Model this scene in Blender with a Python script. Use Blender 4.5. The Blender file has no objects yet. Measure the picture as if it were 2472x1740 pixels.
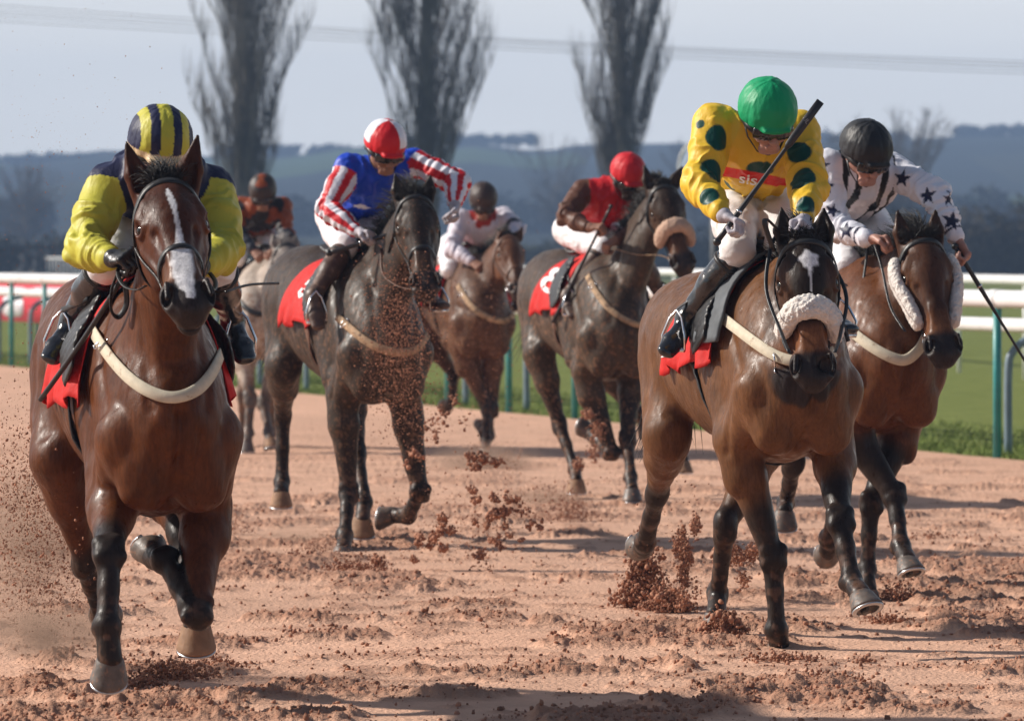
import bpy, math, random
import numpy as np
from mathutils import Vector, Matrix
from mathutils.bvhtree import BVHTree

# ---------------------------------------------------------------- camera, sky, sun, exposure
scene = bpy.context.scene
COL = scene.collection
F_PX, CAM_H, CX, HY = 13733.0, 1.60, 1236.0, 608.0      # focal length and horizon in photo pixels, eye height in metres
cam_data = bpy.data.cameras.new('camera')
cam = bpy.data.objects.new('camera', cam_data); COL.objects.link(cam)
cam.location = (0, 0, CAM_H); cam.rotation_euler = (math.pi / 2, 0, 0)
cam_data.sensor_width = 36.0; cam_data.lens = 36.0 * F_PX / 2472.0
cam_data.shift_y = -(870.0 - HY) / 2472.0
cam_data.clip_start = 1.0; cam_data.clip_end = 6000.0
cam_data.dof.use_dof = True; cam_data.dof.focus_distance = 21.6; cam_data.dof.aperture_fstop = 7.5
scene.camera = cam

SUN_EL, SUN_AZ = math.radians(33), math.radians(-77)     # azimuth from +Y (view direction), clockwise: the sun stands left, a little behind the camera
sun_dir = Vector((math.sin(SUN_AZ) * math.cos(SUN_EL), math.cos(SUN_AZ) * math.cos(SUN_EL), math.sin(SUN_EL)))
world = bpy.data.worlds.new("World"); scene.world = world; world.use_nodes = True
wn = world.node_tree; wn.nodes.clear()
wo = wn.nodes.new('ShaderNodeOutputWorld'); wb = wn.nodes.new('ShaderNodeBackground'); sky = wn.nodes.new('ShaderNodeTexSky')
sky.sky_type = 'NISHITA'; sky.sun_disc = False; sky.sun_elevation = SUN_EL; sky.sun_rotation = SUN_AZ
sky.air_density = 1.0; sky.dust_density = 1.2; sky.ozone_density = 2.0; sky.altitude = 50
# a thin veil of high cloud, whitest towards the horizon
wt = wn.nodes.new('ShaderNodeTexCoord'); wm = wn.nodes.new('ShaderNodeMapping'); wm.inputs['Scale'].default_value = (3.0, 3.0, 14.0)
wz = wn.nodes.new('ShaderNodeTexNoise'); wz.inputs['Scale'].default_value = 1.6; wz.inputs['Detail'].default_value = 4
wr = wn.nodes.new('ShaderNodeMapRange'); wr.inputs['From Min'].default_value = .3; wr.inputs['From Max'].default_value = .7; wr.inputs['To Min'].default_value = .85; wr.inputs['To Max'].default_value = 1.0
ws = wn.nodes.new('ShaderNodeSeparateXYZ'); wv = wn.nodes.new('ShaderNodeMapRange'); wv.inputs['From Min'].default_value = .04; wv.inputs['From Max'].default_value = .45; wv.inputs['To Min'].default_value = .92; wv.inputs['To Max'].default_value = .12; wv.interpolation_type = 'SMOOTHSTEP'
wp = wn.nodes.new('ShaderNodeMath'); wp.operation = 'MULTIPLY'
wx = wn.nodes.new('ShaderNodeMix'); wx.data_type = 'RGBA'; wx.inputs[7].default_value = (15.6, 15.5, 15.2, 1)
wn.links.new(wt.outputs['Generated'], wm.inputs['Vector']); wn.links.new(wm.outputs[0], wz.inputs['Vector']); wn.links.new(wz.outputs['Fac'], wr.inputs['Value'])
wn.links.new(wt.outputs['Generated'], ws.inputs[0]); wn.links.new(ws.outputs['Z'], wv.inputs['Value']); wn.links.new(wr.outputs[0], wp.inputs[0]); wn.links.new(wv.outputs[0], wp.inputs[1]); 
wy = wn.nodes.new('ShaderNodeMapRange'); wy.inputs['From Min'].default_value = -.3; wy.inputs['From Max'].default_value = .7; wy.inputs['To Min'].default_value = .12; wy.inputs['To Max'].default_value = 1.0   # veil shaped to fade behind the camera, cutting fill light on the horses' fronts
wq = wn.nodes.new('ShaderNodeMath'); wq.operation = 'MULTIPLY'; wn.links.new(ws.outputs['Y'], wy.inputs['Value']); wn.links.new(wp.outputs[0], wq.inputs[0]); wn.links.new(wy.outputs[0], wq.inputs[1]); wn.links.new(wq.outputs[0], wx.inputs['Factor'])
wb.inputs['Strength'].default_value = 0.060
wn.links.new(sky.outputs[0], wx.inputs[6]); wn.links.new(wx.outputs[2], wb.inputs['Color']); wn.links.new(wb.outputs[0], wo.inputs['Surface'])
sl = bpy.data.lights.new('sun', 'SUN'); sl.energy = 4.6; sl.angle = math.radians(1.5); sl.color = (1.0, 0.93, 0.84)
sun = bpy.data.objects.new('sun', sl); COL.objects.link(sun); sun.rotation_euler = sun_dir.to_track_quat('Z', 'Y').to_euler()
scene.view_settings.view_transform = 'Standard'; scene.view_settings.look = 'None'
scene.view_settings.exposure = 0.32; scene.view_settings.gamma = 1.0
scene.render.engine = 'CYCLES'
scene.cycles.max_bounces = 5; scene.cycles.diffuse_bounces = 3; scene.cycles.glossy_bounces = 2
scene.cycles.transmission_bounces = 2; scene.cycles.volume_bounces = 0; scene.cycles.transparent_max_bounces = 4

rnd = random.Random(7)
nrs = np.random.RandomState(11)

# ---------------------------------------------------------------- small helpers
def V(*a): return np.array(a, dtype=np.float64)
def nz(v): v = np.asarray(v, float); return v / (np.linalg.norm(v) + 1e-12)
def unproj(px, py, d): return V((px - CX) / F_PX * d, d, CAM_H - (py - HY) / F_PX * d)
def ray(px, py): return V((px - CX) / F_PX, 1.0, -(py - HY) / F_PX)
CAM = V(0, 0, CAM_H)
def ground_d(py): return F_PX * CAM_H / (py - HY)
def lerp(a, b, t): return a + (b - a) * t
def smooth(e0, e1, x):
    t = np.clip((x - e0) / (e1 - e0), 0, 1); return t * t * (3 - 2 * t)
def reach(P, px, py, L, near):
    """point on the line of sight through (px,py) at distance L from joint P, nearer or farther than P"""
    v = ray(px, py); q = CAM - P
    a = v @ v; b = 2 * q @ v; c = q @ q - L * L
    D = b * b - 4 * a * c
    if D < 0: t = -b / (2 * a)
    else: t = (-b + (-1 if near else 1) * math.sqrt(D)) / (2 * a)
    return CAM + v * t

def hash3(i, j, k, s):
    n = (i.astype(np.int64) * 73856093) ^ (j.astype(np.int64) * 19349663) ^ (k.astype(np.int64) * 83492791) ^ (s * 2654435761)
    n = (n ^ (n >> 13)) * 1274126177 & 0x7fffffff
    n = (n ^ (n >> 15)) * 1103515245 & 0x7fffffff
    return ((n >> 8) & 0xffff) / 65535.0
def noise(P, seed=0):
    """smooth value noise, 0..1, P is (n,3)"""
    f = np.floor(P).astype(np.int64); w = P - f; w = w * w * (3 - 2 * w)
    r = 0
    for dx in (0, 1):
        for dy in (0, 1):
            for dz in (0, 1):
                h = hash3(f[:, 0] + dx, f[:, 1] + dy, f[:, 2] + dz, seed)
                r = r + h * (w[:, 0] if dx else 1 - w[:, 0]) * (w[:, 1] if dy else 1 - w[:, 1]) * (w[:, 2] if dz else 1 - w[:, 2])
    return r
def fbm(P, oct=3, seed=0):
    a, s, r = 0.5, 0, 0
    for o in range(oct): r = r + a * noise(P * (2.03 ** o) + 13.7 * o, seed + o); s += a; a *= 0.5
    return r / s

def mesh_obj(name, verts, faces, mat, parent=None, col=None, smooth_shade=True, mats=None, fmat=None):
    verts = np.asarray(verts, dtype=np.float32).reshape(-1, 3)
    if parent is not None:
        o = root_of(parent); verts = verts - np.array(o.location, dtype=np.float32)
    me = bpy.data.meshes.new(name)
    me.vertices.add(len(verts)); me.vertices.foreach_set('co', verts.ravel())
    if isinstance(faces, np.ndarray):
        n, k = faces.shape
        me.loops.add(n * k); me.loops.foreach_set('vertex_index', faces.astype(np.int32).ravel())
        me.polygons.add(n); me.polygons.foreach_set('loop_start', (np.arange(n) * k).astype(np.int32))
        try: me.polygons.foreach_set('loop_total', np.full(n, k, dtype=np.int32))
        except Exception: pass
    else:
        li = [i for f in faces for i in f]
        me.loops.add(len(li)); me.loops.foreach_set('vertex_index', li)
        me.polygons.add(len(faces)); st = np.cumsum([0] + [len(f) for f in faces[:-1]]).astype(np.int32)
        me.polygons.foreach_set('loop_start', st)
        try: me.polygons.foreach_set('loop_total', [len(f) for f in faces])
        except Exception: pass
    me.update(calc_edges=True); me.validate()
    if smooth_shade: me.polygons.foreach_set('use_smooth', np.ones(len(me.polygons), dtype=bool))
    if col is not None:
        ca = me.color_attributes.new('Col', 'FLOAT_COLOR', 'POINT')
        c4 = np.ones((len(verts), 4), dtype=np.float32); c4[:, :3] = col
        ca.data.foreach_set('color', c4.ravel())
    for m in (mats or [mat]): me.materials.append(m)
    if fmat is not None: me.polygons.foreach_set('material_index', np.asarray(fmat, dtype=np.int32))
    ob = bpy.data.objects.new(name, me); COL.objects.link(ob)
    if parent is not None: ob.parent = parent
    return ob
def root_of(o):
    while o.parent is not None: o = o.parent
    return o
def tag(o, label=None, cat=None, group=None, kind=None):
    if label: o['label'] = label
    if cat: o['category'] = cat
    if group: o['group'] = group
    if kind: o['kind'] = kind
    return o
def empty(name, loc, label, cat, group=None):
    o = bpy.data.objects.new(name, None); COL.objects.link(o); o.location = tuple(float(a) for a in loc); o.empty_display_size = 0.2
    return tag(o, label, cat, group)

class MB:
    """collects tubes, ribbons, boxes and lumps into one mesh"""
    def __init__(s): s.v = []; s.f = []; s.n = 0
    def add(s, v, f):
        v = np.asarray(v, float).reshape(-1, 3); s.v.append(v); s.f += [tuple(i + s.n for i in q) for q in f]; s.n += len(v)
    def tube(s, pts, rad, sides=8, flat=1.0, up=None, cap=True):
        pts = [np.asarray(p, float) for p in pts]; n = len(pts)
        rad = [rad] * n if np.isscalar(rad) else rad
        vs = []; prev = None
        for i, p in enumerate(pts):
            t = nz(pts[min(i + 1, n - 1)] - pts[max(i - 1, 0)])
            u = V(0, 0, 1) if up is None else (up[i] if isinstance(up, list) else up)
            if prev is not None and up is None: u = prev
            a = u - t * (u @ t)
            if np.linalg.norm(a) < 1e-4: a = V(1, 0, 0) - t * t[0]
            a = nz(a); b = np.cross(t, a); prev = a
            for k in range(sides):
                th = 2 * math.pi * (k + .5) / sides
                vs.append(p + a * math.cos(th) * rad[i] * flat + b * math.sin(th) * rad[i])
        fs = []
        for i in range(n - 1):
            for k in range(sides):
                k2 = (k + 1) % sides
                fs.append((i * sides + k, i * sides + k2, (i + 1) * sides + k2, (i + 1) * sides + k))
        if cap: fs.append(tuple(range(sides - 1, -1, -1))); fs.append(tuple((n - 1) * sides + k for k in range(sides)))
        s.add(vs, fs)
    def ribbon(s, pts, nrm, width, thick=0.004):
        """flat strap: nrm = outward normals"""
        s.flat = True
        pts = [np.asarray(p, float) for p in pts]; n = len(pts); vs = []
        for i, p in enumerate(pts):
            t = nz(pts[min(i + 1, n - 1)] - pts[max(i - 1, 0)]); m = nz(nrm[i] - t * (nrm[i] @ t)); w = np.cross(t, m) * (width[i] if not np.isscalar(width) else width) / 2
            vs += [p - w, p + w, p + w * .92 + m * thick, p - w * .92 + m * thick]
        fs = []
        for i in range(n - 1):
            for k in range(4): fs.append((i * 4 + k, i * 4 + (k + 1) % 4, i * 4 + 4 + (k + 1) % 4, i * 4 + 4 + k))
        fs.append((3, 2, 1, 0)); e = (n - 1) * 4; fs.append((e, e + 1, e + 2, e + 3)); s.add(vs, fs)
    def torus(s, c, ax, R, r, n=20, m=6, sx=1.0, u=None):
        ax = nz(ax); u = nz(np.cross(ax, V(0.3, 0.2, 1))) if u is None else nz(u - ax * (u @ ax)); w = np.cross(ax, u)
        vs = []; fs = []
        for i in range(n):
            a = 2 * math.pi * i / n; d = u * math.cos(a) * sx + w * math.sin(a)
            for k in range(m):
                b = 2 * math.pi * k / m; vs.append(np.asarray(c) + d * R + nz(d) * math.cos(b) * r + ax * math.sin(b) * r)
                fs.append((i * m + k, ((i + 1) % n) * m + k, ((i + 1) % n) * m + (k + 1) % m, i * m + (k + 1) % m))
        s.add(vs, fs)
    def box(s, c, x, y, z):
        """box with half-axis vectors x, y, z"""
        c, x, y, z = map(np.asarray, (c, x, y, z)); vs = [c + sx * x + sy * y + sz * z for sx in (-1, 1) for sy in (-1, 1) for sz in (-1, 1)]
        s.add(vs, [(0, 1, 3, 2), (4, 6, 7, 5), (0, 4, 5, 1), (2, 3, 7, 6), (0, 2, 6, 4), (1, 5, 7, 3)])
    def ball(s, c, r, n=10, m=8, axes=None):
        r = np.array([r] * 3 if np.isscalar(r) else r, float); A = np.eye(3) if axes is None else np.array(axes)
        vs = []; fs = []
        for i in range(m + 1):
            th = math.pi * i / m
            for k in range(n):
                ph = 2 * math.pi * k / n; q = V(math.sin(th) * math.cos(ph), math.sin(th) * math.sin(ph), math.cos(th)) * r
                vs.append(np.asarray(c) + q @ A)
        for i in range(m):
            for k in range(n): fs.append((i * n + k, (i + 1) * n + k, (i + 1) * n + (k + 1) % n, i * n + (k + 1) % n))
        s.add(vs, fs)
    def build(s, name, mat, parent=None, smooth_shade=None, **k):
        if smooth_shade is None: smooth_shade = not getattr(s, 'flat', False)
        return mesh_obj(name, np.concatenate(s.v), s.f, mat, parent, smooth_shade=smooth_shade, **k)

def catmull(P, n):
    P = [np.asarray(p, float) for p in P]; out = []
    Q = [2 * P[0] - P[1]] + P + [2 * P[-1] - P[-2]]
    for i in range(1, len(Q) - 2):
        for k in range(n):
            t = k / n; a, b, c, d = Q[i - 1], Q[i], Q[i + 1], Q[i + 2]
            out.append(.5 * ((2 * b) + (c - a) * t + (2 * a - 5 * b + 4 * c - d) * t * t + (3 * b - a - 3 * c + d) * t ** 3))
    out.append(P[-1]); return out

# ---------------------------------------------------------------- smooth-union solids meshed with surface nets
class Solid:
    def __init__(s): s.pr = []
    def limb(s, p1, p2, r1, r2, side=None, k=0.03, cut=False):
        p1, p2 = np.asarray(p1, float), np.asarray(p2, float)
        a1, b1 = (r1, r1) if np.isscalar(r1) else r1; a2, b2 = (r2, r2) if np.isscalar(r2) else r2
        L = np.linalg.norm(p2 - p1) + 1e-9; ax = (p2 - p1) / L
        side = V(1, 0, 0) if side is None else np.asarray(side, float)
        sd = side - ax * (side @ ax)
        if np.linalg.norm(sd) < 1e-3: sd = V(0, 0, 1) - ax * ax[2]
        sd = nz(sd); up = np.cross(ax, sd); R = max(a1, b1, a2, b2)
        s.pr.append(('L', p1, p2, ax, L, sd, up, a1, b1, a2, b2, k, cut, np.minimum(p1, p2) - R, np.maximum(p1, p2) + R))
    def ell(s, c, r, axes=None, k=0.03, cut=False):
        c = np.asarray(c, float); r = np.array([r] * 3 if np.isscalar(r) else r, float)
        A = np.eye(3) if axes is None else np.array([nz(a) for a in axes]); e = np.abs(A.T) @ r
        s.pr.append(('E', c, r, A, k, cut, c - e, c + e))
    def loft(s, pts, ab, side, n=3, k=0.03):
        P = catmull(pts, n); Q = catmull([V(a, b, 0) for a, b in ab], n)
        sides = side if isinstance(side, list) else None
        if sides: S = catmull(sides, n)
        for i in range(len(P) - 1):
            s.limb(P[i], P[i + 1], tuple(Q[i][:2]), tuple(Q[i + 1][:2]), S[i] if sides else side, k)
    def mesh(s, h, pad=0.03):
        add = [p for p in s.pr if not p[-3]]
        lo = np.min([p[-2] for p in add], axis=0) - pad; hi = np.max([p[-1] for p in add], axis=0) + pad
        n = np.ceil((hi - lo) / h).astype(int) + 1
        Fd = np.full(n, 1.0, dtype=np.float32)
        g = [(lo[i] + h * np.arange(n[i])).astype(np.float32) for i in range(3)]
        for p in s.pr:
            k = p[11] if p[0] == 'L' else p[4]; m = k + 2.5 * h
            i0 = np.maximum(((p[-2] - m - lo) / h).astype(int), 0); i1 = np.minimum(((p[-1] + m - lo) / h).astype(int) + 2, n)
            if np.any(i1 <= i0): continue
            sl = tuple(slice(i0[i], i1[i]) for i in range(3))
            x = g[0][sl[0]][:, None, None]; y = g[1][sl[1]][None, :, None]; z = g[2][sl[2]][None, None, :]
            if p[0] == 'L':
                _, p1, p2, ax, L, sd, up, a1, b1, a2, b2 = p[:11]
                dx, dy, dz = x - np.float32(p1[0]), y - np.float32(p1[1]), z - np.float32(p1[2])
                w = dx * np.float32(ax[0]) + dy * np.float32(ax[1]) + dz * np.float32(ax[2])
                t = np.clip(w / np.float32(L), 0, 1)
                u = dx * np.float32(sd[0]) + dy * np.float32(sd[1]) + dz * np.float32(sd[2])
                v = dx * np.float32(up[0]) + dy * np.float32(up[1]) + dz * np.float32(up[2])
                w = w - t * np.float32(L)
                a = np.float32(a1) + np.float32(a2 - a1) * t; b = np.float32(b1) + np.float32(b2 - b1) * t; c = np.minimum(a, b)
            else:
                _, cc, r, A = p[:4]
                dx, dy, dz = x - np.float32(cc[0]), y - np.float32(cc[1]), z - np.float32(cc[2])
                u, v, w = [dx * np.float32(A[i][0]) + dy * np.float32(A[i][1]) + dz * np.float32(A[i][2]) for i in range(3)]
                a, b, c = [np.float32(q) for q in r]
            ua, vb, wc = u / a, v / b, w / c
            k0 = np.sqrt(ua * ua + vb * vb + wc * wc); k1 = np.sqrt((ua / a) ** 2 + (vb / b) ** 2 + (wc / c) ** 2) + 1e-6
            d = k0 * (k0 - 1) / k1
            d = np.where(k0 < 0.3, -np.minimum(np.minimum(a, b), c) * .7, d).astype(np.float32)
            f = Fd[sl]; kk = np.float32(k)
            if p[-3]:
                e = -d; hh = np.clip(.5 - .5 * (e - f) / kk, 0, 1); Fd[sl] = e + (f - e) * hh + kk * hh * (1 - hh)
            else:
                hh = np.clip(.5 + .5 * (d - f) / kk, 0, 1); Fd[sl] = d + (f - d) * hh - kk * hh * (1 - hh)
        return surfnets(Fd, lo, h)

def surfnets(Fd, lo, h):
    I = Fd < 0
    c = I[:-1, :-1, :-1].astype(np.uint8)
    for a in (0, 1):
        for b in (0, 1):
            for d in (0, 1):
                if a | b | d: c = c + I[a:I.shape[0] - 1 + a, b:I.shape[1] - 1 + b, d:I.shape[2] - 1 + d]
    ii, jj, kk = np.nonzero((c > 0) & (c < 8))
    idx = np.full(c.shape, -1, dtype=np.int32); idx[ii, jj, kk] = np.arange(len(ii))
    acc = np.zeros((len(ii), 3)); cnt = np.zeros(len(ii))
    cs = [(a, b, d) for a in (0, 1) for b in (0, 1) for d in (0, 1)]
    vals = {q: Fd[ii + q[0], jj + q[1], kk + q[2]].astype(np.float64) for q in cs}
    for q in cs:
        for ax in range(3):
            if q[ax] == 0:
                r = list(q); r[ax] = 1; fa, fb = vals[q], vals[tuple(r)]
                m = (fa < 0) != (fb < 0); t = np.where(m, fa / np.where(m, fa - fb, 1), 0)
                P = np.zeros((len(ii), 3)); P[:] = q; P[:, ax] += t
                acc += P * m[:, None]; cnt += m
    verts = (acc / cnt[:, None] + np.stack([ii, jj, kk], 1)) * h + lo
    faces = []
    sh = c.shape
    for ax in range(3):
        o1, o2 = [(1, 2), (2, 0), (0, 1)][ax]
        A = np.take(I, range(I.shape[ax] - 1), axis=ax); B = np.take(I, range(1, I.shape[ax]), axis=ax)
        e = np.array(np.nonzero(A != B))
        ok = (e[o1] > 0) & (e[o2] > 0) & (e[o1] < sh[o1]) & (e[o2] < sh[o2]); e = e[:, ok]
        def cell(d1, d2):
            q = e.copy(); q[o1] -= d1; q[o2] -= d2; return idx[q[0], q[1], q[2]]
        f = np.stack([cell(1, 1), cell(0, 1), cell(0, 0), cell(1, 0)], 1)
        ins = A[e[0], e[1], e[2]]
        f[~ins] = f[~ins][:, ::-1]; faces.append(f)
    faces = np.concatenate(faces); faces = faces[(faces >= 0).all(1)]
    return verts, faces
def vnormals(v, f):
    n = np.cross(v[f[:, 2]] - v[f[:, 0]], v[f[:, 3]] - v[f[:, 1]]); N = np.zeros_like(v)
    for k in range(4): np.add.at(N, f[:, k], n)
    return N / (np.linalg.norm(N, axis=1, keepdims=True) + 1e-12)
def bvh_of(v, f): return BVHTree.FromPolygons([tuple(p) for p in v.tolist()], f.tolist())
def cast(bvh, o, d, maxd=50.0):
    r = bvh.ray_cast(Vector(o), Vector(nz(d)), maxd)
    if r[0] is None: return None, None
    n = np.array(r[1]); return np.array(r[0]), (n if n @ np.asarray(d) < 0 else -n)
def segdist(Pn, a, b):
    ab = b - a; t = np.clip(((Pn - a) @ ab) / (ab @ ab), 0, 1); return np.linalg.norm(Pn - a - t[:, None] * ab, axis=1), t

# ---------------------------------------------------------------- materials
def srgb(r, g, b): return tuple(((c / 255) / 12.92 if c / 255 < .04045 else ((c / 255 + .055) / 1.055) ** 2.4) for c in (r, g, b))
MATS = {}
def stretch(N, L, tc, node, sc):
    mp = N.new('ShaderNodeMapping'); mp.inputs['Scale'].default_value = sc; L.new(tc.outputs['Object'], mp.inputs['Vector']); L.new(mp.outputs[0], node.inputs['Vector'])
def mat(name, color=None, rough=0.6, spec=0.5, metal=0.0, var=0.15, vscale=8.0, bump=0.0, bscale=40.0, bstretch=None, coat=0.0, sheen=0.0, bump2=0.0, b2scale=200.0, emit=0.0, bdist=0.01, rvar=0.1, dirt=None, dirtscale=30, dirtamt=.5, sss=0.0, folds=0.0, fscale=7.0, vstretch=None, grain=0.0):
    if name in MATS: return MATS[name]
    m = bpy.data.materials.new(name); m.use_nodes = True; nt = m.node_tree; N = nt.nodes; L = nt.links
    p = N['Principled BSDF']; tc = N.new('ShaderNodeTexCoord')
    if color is None:
        at = N.new('ShaderNodeAttribute'); at.attribute_name = 'Col'; src = at.outputs['Color']
    else:
        rg = N.new('ShaderNodeRGB'); rg.outputs[0].default_value = (*color, 1); src = rg.outputs[0]
    nn = N.new('ShaderNodeTexNoise'); nn.inputs['Scale'].default_value = vscale; nn.inputs['Detail'].default_value = 4
    L.new(tc.outputs['Object'], nn.inputs['Vector'])
    mr = N.new('ShaderNodeMapRange'); mr.inputs['From Min'].default_value = .3; mr.inputs['From Max'].default_value = .7
    mr.inputs['To Min'].default_value = 1 - var; mr.inputs['To Max'].default_value = 1 + var; L.new(nn.outputs['Fac'], mr.inputs['Value'])
    mx = N.new('ShaderNodeVectorMath'); mx.operation = 'SCALE'; L.new(src, mx.inputs[0]); L.new(mr.outputs[0], mx.inputs['Scale'])
    out = mx.outputs[0]
    if grain > 0:      # short lie of the hair: fine streaks running down the body
        gn = N.new('ShaderNodeTexNoise'); gn.inputs['Scale'].default_value = 95; gn.inputs['Detail'].default_value = 3; gn.inputs['Roughness'].default_value = .7; stretch(N, L, tc, gn, (1, 1, .22))
        gr = N.new('ShaderNodeMapRange'); gr.inputs['From Min'].default_value = .3; gr.inputs['From Max'].default_value = .7; gr.inputs['To Min'].default_value = 1 - grain; gr.inputs['To Max'].default_value = 1 + grain; L.new(gn.outputs['Fac'], gr.inputs['Value'])
        gm = N.new('ShaderNodeVectorMath'); gm.operation = 'SCALE'; L.new(out, gm.inputs[0]); L.new(gr.outputs[0], gm.inputs['Scale']); out = gm.outputs[0]
    if dirt is not None:
        dn = N.new('ShaderNodeTexNoise'); dn.inputs['Scale'].default_value = dirtscale; dn.inputs['Detail'].default_value = 6; dn.inputs['Roughness'].default_value = .7
        L.new(tc.outputs['Object'], dn.inputs['Vector'])
        dr = N.new('ShaderNodeMapRange'); dr.inputs['From Min'].default_value = .62 - dirtamt * .2; dr.inputs['From Max'].default_value = .70 - dirtamt * .12; L.new(dn.outputs['Fac'], dr.inputs['Value'])
        mm = N.new('ShaderNodeMix'); mm.data_type = 'RGBA'; L.new(dr.outputs[0], mm.inputs['Factor']); L.new(out, mm.inputs[6]); mm.inputs[7].default_value = (*dirt, 1); out = mm.outputs[2]
    L.new(out, p.inputs['Base Color'])
    rr = N.new('ShaderNodeMapRange'); rr.inputs['To Min'].default_value = max(rough - rvar, .02); rr.inputs['To Max'].default_value = min(rough + rvar, 1); rr.inputs['From Min'].default_value = .3; rr.inputs['From Max'].default_value = .7
    n2 = N.new('ShaderNodeTexNoise'); n2.inputs['Scale'].default_value = vscale * 2.3; n2.inputs['Detail'].default_value = 3; (L.new(tc.outputs['Object'], n2.inputs['Vector']) if vstretch is None else stretch(N, L, tc, n2, vstretch)); L.new(n2.outputs['Fac'], rr.inputs['Value']); L.new(rr.outputs[0], p.inputs['Roughness'])
    p.inputs['Specular IOR Level'].default_value = spec; p.inputs['Metallic'].default_value = metal
    p.inputs['Coat Weight'].default_value = coat; p.inputs['Coat Roughness'].default_value = .25
    p.inputs['Sheen Weight'].default_value = sheen; p.inputs['Subsurface Weight'].default_value = sss
    if sss: p.inputs['Subsurface Radius'].default_value = (.01, .004, .002)
    if emit: p.inputs['Emission Strength'].default_value = emit
    last = None
    if folds > 0:
        fn = N.new('ShaderNodeTexNoise'); fn.noise_type = 'RIDGED_MULTIFRACTAL'; fn.inputs['Scale'].default_value = fscale; fn.inputs['Detail'].default_value = 2.0; fn.inputs['Distortion'].default_value = .9
        L.new(tc.outputs['Object'], fn.inputs['Vector']); fb = N.new('ShaderNodeBump'); fb.inputs['Strength'].default_value = folds; fb.inputs['Distance'].default_value = .012
        L.new(fn.outputs['Fac'], fb.inputs['Height']); last = fb.outputs[0]
    for st, sc, det in ((bump, bscale, 5), (bump2, b2scale, 2)):
        if st > 0:
            bn = N.new('ShaderNodeTexNoise'); bn.inputs['Scale'].default_value = sc; bn.inputs['Detail'].default_value = det; bn.inputs['Distortion'].default_value = .4
            if bstretch is not None:
                mp = N.new('ShaderNodeMapping'); mp.inputs['Scale'].default_value = bstretch; L.new(tc.outputs['Object'], mp.inputs['Vector']); L.new(mp.outputs[0], bn.inputs['Vector'])
            else: L.new(tc.outputs['Object'], bn.inputs['Vector'])
            bp = N.new('ShaderNodeBump'); bp.inputs['Strength'].default_value = st; bp.inputs['Distance'].default_value = bdist if sc < 100 else .002
            L.new(bn.outputs['Fac'], bp.inputs['Height'])
            if last is not None: L.new(last, bp.inputs['Normal'])
            last = bp.outputs[0]
    if last is not None: L.new(last, p.inputs['Normal'])
    MATS[name] = m; return m

DIRT = (.30, .15, .085)
M_coat = mat('horse_coat', None, .42, .17, var=.20, vscale=9, bump=.35, bscale=26, bdist=.008, bstretch=(1, 1, .4), bump2=.45, b2scale=240, rvar=.20, vstretch=(1.6, 1.6, .45), grain=.30, folds=.32, fscale=4.2)
M_coat_dusty = mat('horse_coat_dusty', None, .48, .20, rvar=.2, vstretch=(1.6, 1.6, .45), grain=.30, var=.2, vscale=9, bump=.35, bscale=26, bdist=.008, bstretch=(1, 1, .4), folds=.32, fscale=4.2, bump2=.3, b2scale=200, dirt=(.16, .08, .045), dirtscale=75, dirtamt=.25)
M_hair = mat('horse_hair', (.012, .009, .008), .5, .4, var=.3, vscale=30)
M_hoof = mat('hoof_horn', (.115, .092, .078), .5, .4, var=.3, vscale=25, bump=.2, bscale=60, dirt=DIRT, dirtscale=40, dirtamt=.4)
M_hoof_tan = mat('hoof_dusty', (.29, .165, .095), .7, .3, var=.25, vscale=25, bump=.2, bscale=60)
M_metal = mat('polished_steel', (.75, .75, .77), .22, .5, 1.0, var=.05)
M_shoe = mat('horseshoe_alloy', (.55, .55, .56), .35, .5, .9, var=.1)
M_eye = mat('horse_eye', (.008, .005, .003), .12, .35, var=.05, rvar=.02)
M_leather = mat('black_leather', (.018, .017, .017), .42, .5, var=.2, vscale=20, bump=.2, bscale=120)
M_brown = mat('brown_leather', (.12, .05, .025), .5, .5, var=.25, vscale=20)
M_web = mat('cream_webbing', (.62, .55, .42), .75, .3, var=.12, vscale=25, bump=.3, bscale=220, dirt=(.30, .2, .13), dirtscale=18, dirtamt=.15)
M_web_dirty = mat('dusty_webbing', (.42, .28, .17), .8, .3, var=.25, vscale=25, bump=.3, bscale=220, dirt=(.10, .06, .04), dirtscale=22, dirtamt=.5)
M_fleece = mat('sheepskin', (.80, .74, .68), .95, .1, var=.12, vscale=30, bump=.9, bscale=95, bdist=.012, sheen=.3)
M_fleece_tan = mat('tan_sheepskin', (.52, .35, .26), .95, .1, var=.12, vscale=30, bump=.7, bscale=95, bdist=.01)
M_red = mat('red_cloth', (.56, .018, .014), .7, .25, var=.1, vscale=10, bump=.4, bscale=9, bdist=.03, bump2=.2, b2scale=600)
M_white = mat('white_cloth', (.78, .76, .76), .75, .25, var=.06, vscale=10, bump=.3, bscale=14, bdist=.02)
M_navy = mat('navy_cloth', (.012, .018, .05), .6, .3, var=.2, vscale=14)
M_greycloth = mat('grey_pad', (.10, .11, .12), .7, .3, var=.2, vscale=14)
M_silk = mat('silk', None, .50, .32, var=.05, vscale=8, bump=.55, bscale=16, bdist=.016, bstretch=(1, 1, .45), bump2=.12, b2scale=420, rvar=.06, folds=.7, fscale=6.5)
M_breech = mat('breeches', (.74, .71, .70), .62, .3, var=.07, vscale=9, bump=.5, bscale=18, bdist=.012, dirt=(.45, .30, .22), dirtscale=9, dirtamt=.12, folds=.5, fscale=8)
M_breech_white = mat('white_breeches', (.84, .83, .85), .55, .3, var=.04, vscale=9, bump=.4, bscale=18, bdist=.012)
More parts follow.
